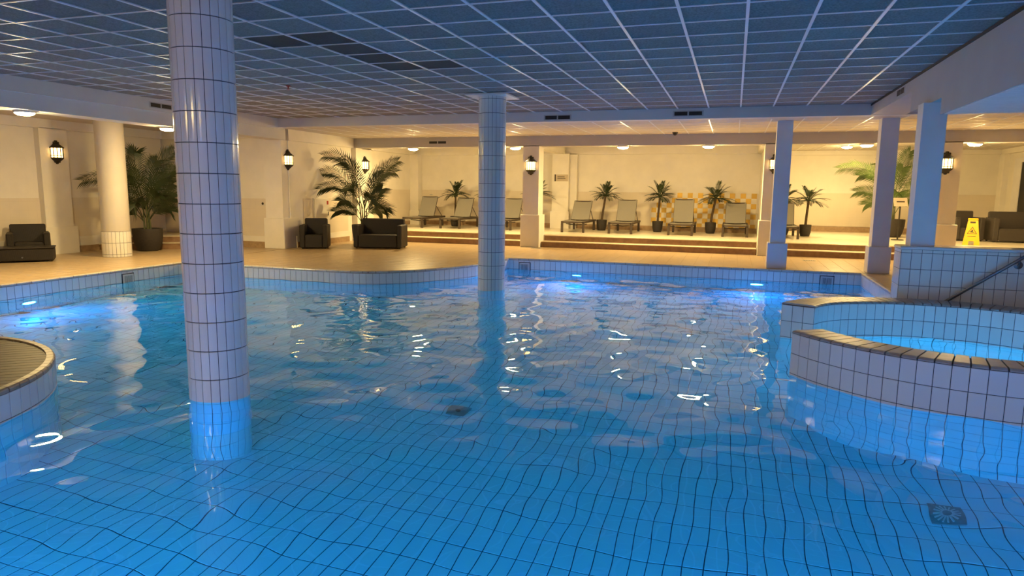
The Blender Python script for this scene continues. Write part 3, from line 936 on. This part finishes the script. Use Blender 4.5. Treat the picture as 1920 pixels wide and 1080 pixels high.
# ---- wall lanterns (mounted on local -Y)
def lantern(loc, rz, label):
    o = empty('wall_lantern', loc, rz)
    o.scale = (1.1, 1.1, 1.06)
    tag(o, label, 'lantern', 'black wall lanterns')
    MB().cbox(-.07, .07, -.025, 0, -.22, .22, .01).build('back_plate', MT['iron'], o)
    A0, A1 = PI, 2 * PI
    MB().lathe([(0, .25), (.03, .245), (.035, .215), (.05, .20), (.07, .165), (.125, .115), (.145, .10), (.145, .085), (.12, .085), (0, .09)], 16, a0=A0, a1=A1).build('roof', MT['iron'], o)
    MB().lathe([(0, -.25), (.025, -.245), (.04, -.215), (.055, -.20), (.10, -.16), (.128, -.13), (.128, -.112), (0, -.112)], 16, a0=A0, a1=A1).build('base', MT['iron'], o)
    MB().lathe([(.112, -.112), (.115, .088)], 16, a0=A0 + .02, a1=A1 - .02).build('glass', MT['lantern'], o, True)
    for k in range(7):
        a = PI + PI * k / 6
        c, s = .122 * math.cos(a), .122 * math.sin(a)
        MB().box(c - .006, c + .006, s - .006, s + .006, -.115, .09).build('bar', MT['iron'], o)
    MB().lathe([(.118, -.078), (.130, -.078), (.130, -.066), (.118, -.066)], 16, a0=A0, a1=A1).build('ring', MT['iron'], o)
lantern((-14.60, 11.66, 2.29), PI / 2, 'black wall lantern on the pilaster above the wicker footstool')
lantern((-10.90, 15.0, 2.26), PI / 2, 'black wall lantern on the corner pillar above the wicker armchair')
lantern((-10.72, 18.52, 2.26), PI / 2, 'black wall lantern half framed by the tall central palm')
lantern((-5.315, Y_ROW, 2.23), 0, 'black wall lantern on the pillar between the stone stairs')
lantern((.92, Y_ROW, 2.26), 0, 'black wall lantern partly hidden by a square white pillar')
lantern((4.56, Y_ROW, 2.28), 0, 'black wall lantern on the tan pillar behind the parapet')

# ---- underwater lamps
def pool_lamp(x, y, z, rz, label, m='pool_lamp', grp='underwater lamps', r=.11):
    o = empty('underwater_lamp', (x, y, z), rz)
    tag(o, label, 'lamp', grp)
    R = Matrix.Rotation(PI / 2, 4, 'X')
    MB().lathe([(r, .0), (r + .03, .0), (r + .03, .015), (r + .01, .03), (r, .03)], 28, M=R).build('ring', MT['grille'], o, True)
    MB().lathe([(r, .022), (r * .6, .034), (0, .038)], 28, M=R).build('lens', MT[m], o, True)
pool_lamp(-3.28, Y_PF - .007, -.78, 0, 'lit underwater lamp nearer the far tiled column')
pool_lamp(.53, Y_PF - .007, -.80, 0, 'lit underwater lamp nearer the square white pillar')
pool_lamp(X_PL + .007, 7.95, -.80, PI / 2, 'lit underwater lamp in the walkway side pool wall')
for x, l in ((-8.6, 'far'), (-3.3, 'middle'), (.5, 'near'), (3.2, 'end')):  # out of view, added to light the near part of the basin
    pool_lamp(x, Y_PN + .007, -.80, PI, 'added unseen underwater lamp below the viewer, %s one' % l)
for a, l in ((236, 'first'), (285, 'second'), (335, 'third')):
    p = pol(1.735, a)
    pool_lamp(p[0], p[1], -.75, math.radians(a) - PI / 2, 'underwater lamp inside the spa wall, %s one' % l, 'spa_lamp', 'spa lamps', .07)

# ---- pool wall grilles
def grille(x, y, rz, label):
    o = empty('inlet_grille', (x, y, -.20), rz)
    tag(o, label, 'grille', 'pool wall grilles')
    MB().box(-.135, .135, -.010, 0, -.12, .12).build('surround', MT['grout'], o)
    MB().box(-.12, -.09, -.018, -.008, -.11, .105).box(.09, .12, -.018, -.008, -.11, .105).box(-.09, .09, -.018, -.008, .075, .105).box(-.09, .09, -.018, -.008, -.11, -.08).build('frame', MT['grille'], o)
    for k in range(8):
        x0 = -.084 + .0225 * k
        MB().box(x0, x0 + .012, -.016, -.008, -.08, .075).build('slat', MT['grille'], o)
grille(-4.50, Y_PF - .005, 0, 'slotted wall grille just beside the far tiled column')
grille(1.87, Y_PF - .005, 0, 'slotted wall grille near the corner square pillar')
grille(X_PL + .005, 9.90, PI / 2, 'slotted wall grille in the walkway side pool wall')

# ---- floor drains in the basin and on the deck
d = empty('pool_drain', (1.64, 5.52, Z_FLOOR + .004)); tag(d, 'square steel pool floor drain with a round slotted grate near the spa', 'drain')
MB().cbox(-.125, .125, -.125, .125, 0, .012, .004).build('plate', MT['drain'], d)
for k in range(16):
    a = 2 * PI * k / 16
    MB().box(.035, .10, -.006, .006, .012, .018, Matrix.Rotation(a, 4, 'Z')).build('slot_rib', MT['grille'], d)
d = empty('pool_drain', (-2.62, 6.30, Z_FLOOR + .004)); tag(d, 'plain square pool floor drain plate in the middle of the basin', 'drain')
MB().cbox(-.125, .125, -.125, .125, 0, .012, .004).build('plate', MT['drain'], d)
MB().lathe([(0, .016), (.03, .016), (.03, .012)], 16).build('knob', MT['iron'], d)
for x, y, l in ((1.75, 17.2, 'flat floor drain slot behind the square white pillar'), (-5.05, 17.75, 'flat floor drain slot at the foot of a lantern pillar')):
    d = empty('floor_drain', (x, y, 0)); tag(d, l, 'drain')
    MB().cbox(-.14, .14, -.06, .06, .0, .004, .001).build('frame', MT['drain'], d)
    for k in range(5): MB().box(-.11 + .05 * k, -.09 + .05 * k, -.045, .045, .004, .006).build('slot', MT['dark'], d)

# ---- air vents (front looks to local -Y)
def vent(loc, rz, w, h, label, cols=2):
    o = empty('air_vent', loc, rz)
    tag(o, label, 'vent', 'air vents in the beams')
    MB().box(-w / 2, w / 2, -.006, 0, -h / 2, h / 2).build('frame', MT['beam'], o)
    pw = (w - .03 * (cols + 1)) / cols
    for c in range(cols):
        x0 = -w / 2 + .03 + c * (pw + .03)
        op = MB().box(x0, x0 + pw, -.008, -.004, -h / 2 + .018, h / 2 - .018).build('opening', MT['dark'], o)
        for k in range(3):
            z = -h / 2 + .03 + (h - .06) * (k + .5) / 3
            MB().box(x0, x0 + pw, -.012, -.006, z - .003, z + .001).build('louver', MT['iron'], op)
vent((-10.70, 10.80, 3.10), PI / 2, .56, .11, 'dark slotted air vent in the walkway beam by the big column')
vent((-8.08, Y_ROW, 2.87), 0, .58, .10, 'dark slotted air vent in the pillar row beam')
vent((-3.67, Y_FASCIA, 3.10), 0, .60, .11, 'dark slotted air vent in the fascia nearer the tiled column')
vent((-.97, Y_FASCIA, 3.12), 0, .60, .11, 'dark slotted air vent in the fascia nearer the square pillars')
vent((2.34, 12.03, 3.115), -PI / 2, .52, .12, 'dark slotted air vent in the stepped beam by the spa')

# ---- small ceiling fittings
o = empty('dome_camera', (-1.47, 17.5, Z_LOW - .003)); tag(o, 'small black dome camera on the lounge ceiling', 'camera')
MB().lathe([(0, 0), (.07, 0), (.07, -.02), (.055, -.022)], 20).build('mount', MT['iron'], o, True)
MB().lathe([(.055, -.02), (.05, -.05), (.03, -.072), (0, -.08)], 20).build('dome', MT['dark'], o, True)
o = empty('sprinkler', (-7.06, 9.80, Z_CEIL - .002)); tag(o, 'small red sprinkler head hanging from the panel ceiling', 'sprinkler')
MB().lathe([(0, 0), (.04, 0), (.035, -.012), (.012, -.014), (.012, -.05), (0, -.05)], 14).build('body', MT['red'], o, True)
MB().lathe([(0, -.062), (.03, -.064), (.03, -.068), (0, -.068)], 14).build('deflector', MT['red'], o)

# ---- sun loungers (foot end towards the pool, local -Y)
def lounger(x, y, ang, label, rz=0.0):
    o = empty('sun_lounger', (x, y, Z_PLAT), rz)
    tag(o, label, 'sun lounger', 'sun loungers in the alcoves')
    W, L, H = .325, 1.86, .335
    for sx in (-1, 1):
        for yy in (.0, 1.62):
            MB().cbox(sx * W - .032, sx * W + .032, yy, yy + .065, 0, H - .06, .004).build('leg', MT['frame'], o)
        MB().cbox(sx * W - .03, sx * W + .03, 0, L, H - .06, H, .005).build('side_rail', MT['frame'], o)
    MB().cbox(-W, W, 0, .05, H - .055, H - .005, .005).build('foot_rail', MT['frame'], o)
    MB().tube([(-W, .55, H - .10), (0, .52, H - .13), (W, .55, H - .10)], .014, 6).build('cross_brace', MT['frame'], o)
    MB().cbox(-W, W, L - .05, L, H - .055, H - .005, .005).build('head_rail', MT['frame'], o)
    hy = 1.06
    mb = MB(); n = 6; vs = []
    for i in range(n + 1):
        for j in range(5):
            f = j / 4; xx = -W + .02 + (2 * W - .04) * f
            vs.append((xx, .03 + (hy - .03) * i / n, H - .002 - .022 * math.sin(PI * f)))
    k = len(vs)
    vs += [(a, b, c - .008) for a, b, c in vs]
    fs = [(i * 5 + j, i * 5 + j + 1, (i + 1) * 5 + j + 1, (i + 1) * 5 + j) for i in range(n) for j in range(4)]
    fs += [tuple(k + q for q in f[::-1]) for f in fs]
    mb.add(vs, fs).build('seat_sling', MT['sling'], o, True)
    Mx = Matrix.Translation((0, hy, H)) @ Matrix.Rotation(ang, 4, 'X')
    bl_ = .74
    MB().cbox(-W + .035, -W + .065, 0, bl_, -.015, .015, .004, Mx).cbox(W - .065, W - .035, 0, bl_, -.015, .015, .004, Mx).cbox(-W + .035, W - .035, bl_ - .03, bl_, -.015, .015, .004, Mx).build('back_frame', MT['frame'], o)
    mb = MB(); vs = []
    for i in range(n + 1):
        for j in range(5):
            f = j / 4; xx = -W + .045 + (2 * W - .09) * f
            vs.append(Mx @ Vector((xx, .01 + (bl_ - .005) * i / n, .018 - .02 * math.sin(PI * f))))
    vs = [tuple(v) for v in vs]; k = len(vs)
    off = Mx.to_3x3() @ Vector((0, 0, -.008))
    vs += [tuple(Vector(v) + off) for v in vs]
    mb.add(vs, fs).build('back_sling', MT['sling'], o, True)
    for sx in (-1, 1):
        p = Mx @ Vector((sx * (W - .05), bl_ * .55, -.01))
        MB().tube([tuple(p), (sx * (W - .05), L - .10, H - .02)], .011, 6).build('prop', MT['frame'], o)
D = math.radians
lounger(-9.85, 19.95, D(62), 'first sun lounger in the alcove behind the wicker sofa')
lounger(-8.55, 19.95, D(58), 'second sun lounger, left half visible beside the far tiled column')
lounger(-6.85, 19.95, D(58), 'sun lounger showing between the far tiled column and the lantern pillar')
lounger(-4.55, 19.90, D(52), 'first of four sun loungers, next to the plaque pier')
lounger(-3.13, 19.90, D(60), 'second of four sun loungers, between two small palms')
lounger(-1.42, 19.95, D(68), 'third of four sun loungers, tallest backrest before the checkered tiles')
lounger(.07, 20.0, D(54), 'fourth of four sun loungers, lowest backrest before the checkered tiles')
lounger(1.38, 19.95, D(58), 'sun lounger mostly hidden behind a square white pillar')

# ---- palms
def frond(p0, p1, p2, length, n, wid, droop, rs, side_dir=None):
    """feather leaf: rachis p0-p1-p2 (quadratic), leaflets on both sides"""
    rnd = random.Random(rs)
    p0, p1, p2 = Vector(p0), Vector(p1), Vector(p2)
    B = lambda t: p0 * (1 - t) ** 2 + p1 * 2 * t * (1 - t) + p2 * t * t
    mb = MB()
    mb.tube([B(i / 8) for i in range(9)], .011, 5, .25)
    for i in range(n):
        t = .22 + .78 * (i + .5) / n
        c = B(t); tg = (B(min(t + .02, 1)) - B(t - .02)).normalized()
        sd = tg.cross(Vector((0, 0, 1)))
        if side_dir is not None: sd = sd * .55 + tg.cross(side_dir) * .85
        if sd.length < .2: sd = Vector((1, 0, 0))
        sd.normalize()
        nrm = sd.cross(tg).normalized()
        ln = length * (.45 + .9 * math.sin(PI * min(1, (t - .12) / .95)) ** .7) * .75
        for s in (-1, 1):
            d = (tg * (.62 + .3 * t) + sd * s * (.95 - .35 * t) + nrm * .22).normalized()
            l = ln * rnd.uniform(.85, 1.1)
            w = wid * rnd.uniform(.8, 1.15)
            q1 = c + d * l * .5 + Vector((0, 0, -droop * l * .12))
            q2 = c + d * l + Vector((0, 0, -droop * l * .5))
            sx = d.cross(nrm).normalized() * w * .5
            mb.add([c - sx * .5, c + sx * .5, q1 + sx + nrm * w * .15, q1 - sx + nrm * w * .15, q2], [(0, 1, 2, 3), (3, 2, 4)])
    return mb

def pot_profile(R, H):
    return [(0, 0), (R * .62, 0), (R * .72, H * .03), (R * .88, H * .28), (R * .97, H * .6), (R, H * .92), (R * .99, H), (R * .90, H), (R * .88, H * .9), (0, H * .88)]

def big_palm(x, y, z, R, H, fronds, stems, label, m, seed, px_u=None):
    o = empty('potted_palm', (x, y, z))
    tag(o, label, 'palm', 'tall feather palms')
    auto_smooth(MB().lathe(pot_profile(R, H), 36).build('pot', MT['pot'], o))
    MB().lathe([(0, H * .90), (R * .89, H * .90)], 24).build('soil', MT['soil'], o)
    v = np.array([x, y]); v = v / np.linalg.norm(v)
    sd = np.array([v[1], -v[0]])
    def loc(u, zz, dpt): return (sd[0] * u + v[0] * dpt, sd[1] * u + v[1] * dpt, zz - z)
    rnd = random.Random(seed)
    for (u0, z0, u1, z1, d1) in stems:
        MB().tube([loc(u0, z + H * .85, d1 * .3), loc((u0 + u1) / 2, (z0 + z1) / 2, d1 * .7), loc(u1, z1, d1)], .024, 7, .5).build('stem', MT['stem'], o)
    for k, (u0, z0, u1, z1, u2, z2, d) in enumerate(fronds):
        f = frond(loc(u0, z0, 0), loc(u1, z1, d * .6), loc(u2, z2, d), .42, 27, .024, .45, seed * 100 + k, Vector((v[0], v[1], 0)))
        f.build('frond', MT[m], o)
    return o
big_palm(-9.78, 16.85, 0, .36, .56, [
    (-.12, 1.15, -.20, 2.55, -1.05, 2.42, -.1), (-.15, 1.1, -.45, 2.15, -1.18, 1.95, .15), (-.12, 1.05, -.5, 1.85, -1.15, 1.52, -.3),
    (.00, 1.15, .35, 2.1, .92, 2.32, -.1), (.0, 1.2, .25, 2.15, .86, 2.02, .25), (.0, 1.0, .2, 1.7, .52, 1.95, .1), (.02, .9, .3, 1.4, .48, 1.55, -.3),
    (.0, .75, .35, 1.35, .62, .92, -.1), (.02, .7, .25, 1.2, .5, .85, .35), (-.1, .65, -.35, 1.1, -.78, .92, -.2), (-.1, .8, -.35, 1.35, -.68, 1.2, .2),
    (-.05, 1.0, -.25, 1.75, -.45, 1.5, -.4), (-.02, 1.1, -.15, 2.3, -.6, 2.25, -.5), (-.02, 1.0, .15, 1.6, .2, 1.2, -.5)],
    [(-.08, .5, -.14, 1.2, 0), (0, .5, -.01, 1.25, .05), (.06, .5, .05, 1.0, -.05), (-.03, .5, -.08, 1.1, -.06)],
    'tall dark feather palm in a pot behind the wicker sofa', 'leaf', 3)
big_palm(-13.52, 13.0, 0, .34, .54, [
    (-.05, 1.0, -.3, 2.0, -1.25, 1.66, -.1), (-.03, 1.0, -.25, 2.35, -.15, 2.35, -.2), (.0, 1.05, .25, 2.1, .68, 2.42, .0), (-.05, 1.05, -.3, 2.2, -.62, 2.08, .2),
    (.05, 1.0, .35, 1.9, .72, 1.95, -.2), (.05, .9, .35, 1.6, .62, 1.62, .2), (.05, .75, .35, 1.3, .62, 1.28, -.2), (.04, .7, .3, 1.2, .55, .95, .1),
    (-.08, .8, -.3, 1.6, -.62, 1.3, -.3), (-.08, .75, -.3, 1.35, -.55, 1.0, .2), (-.06, .7, -.4, 1.2, -.6, .75, -.2), (0, 1.0, .1, 2.0, .28, 2.15, -.4),
    (0, .9, -.1, 1.9, -.35, 1.8, -.5), (.02, .8, .2, 1.5, .3, 1.3, -.5), (-.02, .8, -.15, 1.4, -.25, 1.05, -.5), (0, .9, .12, 1.7, .45, 1.75, -.3)],
    [(-.06, .5, -.06, 1.1, 0), (.03, .5, .04, 1.1, .05), (0, .5, 0, 1.15, -.06), (.07, .5, .06, .9, 0)],
    'tall green feather palm in a ribbed pot beside the big tiled column', 'leaf', 5)
big_palm(4.42, 22.35, Z_PLAT, .34, .52, [
    (-.05, 1.4, -.5, 2.55, -1.48, 2.30, -.1), (-.05, 1.4, -.5, 2.3, -.95, 2.1, .2), (0, 1.45, .1, 2.5, .3, 2.78, -.1), (.02, 1.4, .25, 2.2, .75, 2.6, .1),
    (-.05, 1.1, -.4, 1.75, -.98, 1.62, -.2), (-.05, 1.0, -.35, 1.5, -.72, 1.25, .1), (.05, 1.2, .35, 1.9, .8, 1.9, -.1), (.05, 1.0, .3, 1.6, .65, 1.35, .2),
    (0, 1.3, .05, 2.2, .15, 2.3, -.4), (0, 1.1, .1, 1.7, .1, 1.6, -.4), (-.03, 1.3, -.2, 2.4, -.45, 2.45, -.3)],
    [(-.05, .8, -.06, 1.5, 0), (.04, .8, .04, 1.45, .05), (0, .8, 0, 1.3, -.06)],
    'tall bright green feather palm seen between two square white pillars', 'leaf2', 7)
big_palm(-14.15, 8.75, 0, .30, .5, [
    (0, 1.2, .3, 2.1, .83, 2.12, 0), (0, 1.2, -.3, 2.1, -.85, 2.0, 0), (0, 1.1, .3, 1.7, .55, 1.4, .2), (0, 1.1, -.3, 1.7, -.7, 1.4, -.2), (0, 1.2, 0, 2.2, .1, 2.4, .2)],
    [(0, .5, 0, 1.2, 0), (.05, .5, .04, 1.0, 0)],
    'palm at the picture edge with only a frond tip in view', 'leaf', 9)

def small_palm(x, y, lean, h, seed, label, up=.0):
    o = empty('small_palm', (x, y, Z_PLAT))
    tag(o, label, 'palm', 'small potted palms')
    prof = [(0, 0), (.115, 0), (.125, .01), (.155, .12), (.165, .30), (.165, .335), (.150, .335), (.148, .30), (0, .29)]
    auto_smooth(MB().lathe(prof, 24).build('pot', MT['pot'], o))
    MB().lathe([(0, .30), (.150, .30)], 20).build('soil', MT['soil'], o)
    top = Vector((lean, 0, h))
    MB().tube([(0, 0, .28), (lean * .2, .01, .5), (lean * .6, 0, .8), tuple(top)], .036, 8, .9).build('trunk', MT['trunk'], o)
    rnd = random.Random(seed)
    N = 24
    for k in range(N):
        a = 2 * PI * k / N * 2.4 + rnd.uniform(-.2, .2)
        el = rnd.uniform(-.15, .45) + (.75 if k % 3 == 0 else 0) + up
        L = rnd.uniform(.42, .60)
        d = Vector((math.cos(a) * math.cos(el), math.sin(a) * math.cos(el) * (.9 if math.sin(a) < 0 else .7), math.sin(el)))
        p1 = top + d * L * .55 + Vector((0, 0, .06))
        p2 = top + d * L + Vector((0, 0, -.10 * math.cos(el)))
        frond(top, p1, p2, .17, 13, .020, .4, seed * 77 + k).build('frond', MT['leaf'], o)
small_palm(-8.98, 21.45, .02, 1.06, 1, 'small palm between the loungers of the first alcove')
small_palm(-7.75, 21.5, .0, 1.06, 2, 'small palm mostly hidden behind the far tiled column')
small_palm(-6.15, 21.5, .05, 1.08, 3, 'small palm peeping out beside the plaque pier')
small_palm(-3.97, 21.52, .10, 1.07, 4, 'small palm between the first and second of four loungers', .08)
small_palm(-2.22, 21.52, .04, 1.06, 5, 'small palm at the edge of the checkered tiles', .05)
small_palm(-.64, 21.52, .12, 1.05, 6, 'small palm with leaning trunk before the checkered tiles')
small_palm(2.02, 21.52, .04, 1.02, 8, 'small palm standing alone right of a square white pillar')
small_palm(1.45, 21.9, .0, 1.05, 9, 'small palm hidden behind a square white pillar')

# ---- wicker seating (front looks to local -Y)
def wicker_seat(x, y, z, rz, W, Dp, label, cat, name, m='wicker', Hb=.76, Ha=.615):
    o = empty(name, (x, y, z), rz)
    tag(o, label, cat, 'wicker seating')
    a = .13
    for sx in (-1, 1):
        x0, x1 = (-W / 2, -W / 2 + a) if sx < 0 else (W / 2 - a, W / 2)
        MB().cbox(x0, x1, 0, Dp - .02, .03, Ha, .022).build('armrest', MT[m], o)
    MB().cbox(-W / 2 + a, W / 2 - a, .004, Dp - .1, .03, .36, .018).build('seat', MT[m], o)
    Mx = Matrix.Translation((0, Dp - .16, .34)) @ Matrix.Rotation(-.12, 4, 'X')
    MB().cbox(-W / 2 + .06, W / 2 - .06, -.02, .10, -.02, Hb - .33, .022, Mx).build('backrest', MT[m], o)
    MB().cbox(-W / 2 + a, W / 2 - a, Dp - .10, Dp - .02, .03, .5, .01).build('rear_panel', MT[m], o)
    for sx in (-1, 1):
        for yy in (.05, Dp - .10):
            MB().lathe([(0, 0), (.025, 0), (.025, .032), (0, .032)], 10, (sx * (W / 2 - .07), yy)).build('foot', MT['iron'], o)
    return o
def seat_at(p, q, z, W, Dp, *r, **k):
    """p: front corner, q: the other front corner"""
    a = math.atan2(q[1] - p[1], q[0] - p[0])
    c = ((p[0] + q[0]) / 2, (p[1] + q[1]) / 2)
    return wicker_seat(c[0], c[1], z, a, W, Dp, *r, **k)
seat_at((-10.52, 14.88), (-9.92, 15.17), 0, .70, .66, 'dark wicker armchair under the corner lantern', 'armchair', 'wicker_armchair')
seat_at((-9.40, 15.60), (-8.17, 15.91), 0, 1.28, .74, 'dark wicker two seat sofa in front of the central palm pot', 'sofa', 'wicker_sofa')
seat_at((5.78, 21.35), (6.50, 21.45), Z_PLAT, .74, .74, 'grey brown wicker armchair behind the yellow floor sign', 'armchair', 'wicker_armchair', m='wicker2', Hb=.80, Ha=.64)
seat_at((6.62, 21.2), (7.72, 21.22), Z_PLAT, 1.1, .74, 'grey brown wicker sofa cut off by the picture edge', 'sofa', 'wicker_sofa', m='wicker2', Hb=.80, Ha=.64)
ca = math.atan2(.70, .62)
seat_at((-14.17, 10.06), (-13.72, 10.66), 0, .76, .66, 'dark wicker armchair behind the long footstool on the walkway', 'armchair', 'wicker_armchair', m='wicker', Hb=.72, Ha=.56)
fo = empty('wicker_footstool', (-13.66, 9.86, 0), ca)
tag(fo, 'long low dark wicker footstool at the picture edge', 'footstool', 'wicker seating')
MB().cbox(-.70, .64, 0, .52, .03, .27, .015).build('base', MT['wicker'], fo)
MB().cbox(-.715, .655, -.012, .535, .268, .30, .012).build('top', MT['wicker'], fo)
MB().lathe([(0, 0), (.016, 0), (.014, .004), (0, .004)], 12, M=Matrix.Translation((.10, -.001, .10)) @ Matrix.Rotation(PI / 2, 4, 'X')).build('badge', MT['steel'], fo)
for sx in (-.62, .56):
    for yy in (.06, .46): MB().lathe([(0, 0), (.025, 0), (.025, .032), (0, .032)], 10, (sx, yy)).build('foot', MT['iron'], fo)

# ---- wet floor sign
ws = empty('floor_sign', (5.74, 19.85, Z_PLAT), -.28)
tag(ws, 'yellow folding wet floor sign in front of a wicker armchair', 'sign')
def sign_panel(s):
    M = Matrix.Translation((0, s * .16, 0)) @ Matrix.Rotation(-s * -.235 if s > 0 else -.235, 4, 'X')
    mb = MB()
    pts = [(-.185, 0), (-.06, 0), (-.055, .10), (.055, .10), (.06, 0), (.185, 0), (.10, .66), (-.10, .66)]
    n = len(pts)
    vs = [tuple(M @ Vector((a, -.008, b))) for a, b in pts] + [tuple(M @ Vector((a, .008, b))) for a, b in pts]
    fs = [(0, 1, 2, 7), (2, 3, 6, 7), (3, 4, 5, 6)]
    fs = [tuple(f) for f in fs] + [tuple(n + q for q in f[::-1]) for f in fs] + [((i + 1) % n, i, n + i, n + (i + 1) % n) for i in range(n)]
    mb.add(vs, fs)
    return mb.build('panel', MT['signyel'], ws), M
pa, Mf = sign_panel(-1)
sign_panel(1)
MB().cbox(-.11, .11, -.03, .03, .615, .665, .01).build('hinge', MT['signyel'], ws)
def onp(name, poly, y=-.0095, m='ink', t=.002):
    n = len(poly)
    vs = [tuple(Mf @ Vector((a, y, b))) for a, b in poly] + [tuple(Mf @ Vector((a, y + t, b))) for a, b in poly]
    fs = [tuple(range(n)), tuple(range(n, 2 * n))[::-1]] + [((i + 1) % n, i, n + i, n + (i + 1) % n) for i in range(n)]
    MB().add(vs, fs).build(name, MT[m], pa)
onp('handle_slot', [(-.055, .555), (.055, .555), (.06, .60), (-.06, .60)])
T = [(-.105, .285), (.105, .285), (0, .47)]; G = sum(a for a, _ in T) / 3, sum(b for _, b in T) / 3
for i in range(3):
    a, b = T[i], T[(i + 1) % 3]
    s = .80
    ai = (G[0] + (a[0] - G[0]) * s, G[1] + (a[1] - G[1]) * s); bi = (G[0] + (b[0] - G[0]) * s, G[1] + (b[1] - G[1]) * s)
    onp('warning_triangle', [a, b, bi, ai])
onp('slipping_figure', [(-.045, .325), (.05, .318), (.052, .33), (.01, .345), (.02, .375), (-.005, .40), (-.022, .39), (-.01, .362), (-.045, .34)])
onp('lettering', [(-.085, .215), (.085, .215), (.085, .23), (-.085, .23)])

# ---- plaque, fire cabinet, small wall signs, info board
pq = empty('wall_plaque', (-5.41, 21.895, 1.97)); tag(pq, 'small beige plaque with dark edge on the alcove pier', 'plaque')
MB().cbox(-.21, .22, -.012, 0, -.105, .105, .003).build('plate', MT['paper'], pq)
MB().box(-.225, -.185, -.016, 0, -.11, .11).build('dark_edge', MT['ink'], pq)
for z, w_ in ((.03, .24), (-.02, .27)): MB().box(-.13, -.13 + w_, -.0135, -.0115, z - .009, z + .009).build('lettering', MT['ink'], pq)
fc = empty('fire_hose_cabinet', (-10.868, 16.35, 0), PI / 2); tag(fc, 'flat cream fire hose cabinet in the wall behind the armchair', 'cabinet')
MB().cbox(-.37, .37, -.035, 0, .40, 1.28, .004).build('body', MT['door'], fc)
dd = MB().cbox(-.345, .345, -.05, -.035, .425, 1.255, .003).build('door', MT['door'], fc)
MB().box(.24, .32, -.053, -.049, 1.10, 1.20).build('pictogram', MT['red'], dd)
MB().cbox(.29, .31, -.065, -.05, .80, .90, .003).build('handle', MT['steel'], dd)
fs_ = empty('fire_sign', (-10.868, 16.88, 1.17), PI / 2); tag(fs_, 'small red and white square sign beside the fire hose cabinet', 'sign')
MB().box(-.075, .075, -.006, 0, -.075, .075).build('plate', MT['red'], fs_)
MB().box(-.03, .035, -.008, -.005, -.045, .045).build('symbol', MT['paper'], fs_)
o = empty('wall_notice', (-11.58, 14.832, 1.11)); tag(o, 'tiny pale notice on the walkway end wall', 'notice')
MB().box(-.09, .09, -.006, 0, -.02, .01).build('plate', MT['grille'], o)
MB().lathe([(0, 0), (.035, 0), (.03, .004), (0, .004)], 12, M=Matrix.Translation((0, -.004, .03)) @ Matrix.Rotation(PI / 2, 4, 'X')).build('emblem', MT['ink'], o)
o = empty('wall_notice', (-10.2, Y_BACK - .013, 1.36)); tag(o, 'tiny pale notice on the back wall above the first lounger', 'notice')
MB().box(-.07, .07, -.006, 0, -.02, .02).build('plate', MT['grille'], o)
MB().box(-.05, .05, -.008, -.005, -.006, .004).build('lettering', MT['ink'], o)
ib = empty('info_stand', (4.30, 20.9, Z_PLAT), .1); tag(ib, 'slanted pale notice board on a stand behind the pillars', 'stand')
MB().tube([(0, 0, 0), (0, 0, .95)], .02, 8).build('post', MT['iron'], ib)
MB().lathe([(0, 0), (.16, 0), (.15, .02), (0, .025)], 20).build('foot', MT['iron'], ib)
Mx = Matrix.Translation((0, 0, 1.03)) @ Matrix.Rotation(-.5, 4, 'X')
MB().cbox(-.17, .17, -.01, .01, -.13, .13, .004, Mx).build('board', MT['paper'], ib)
MB().box(-.10, .10, -.013, -.009, -.01, .025, Mx).build('lettering', MT['ink'], ib)
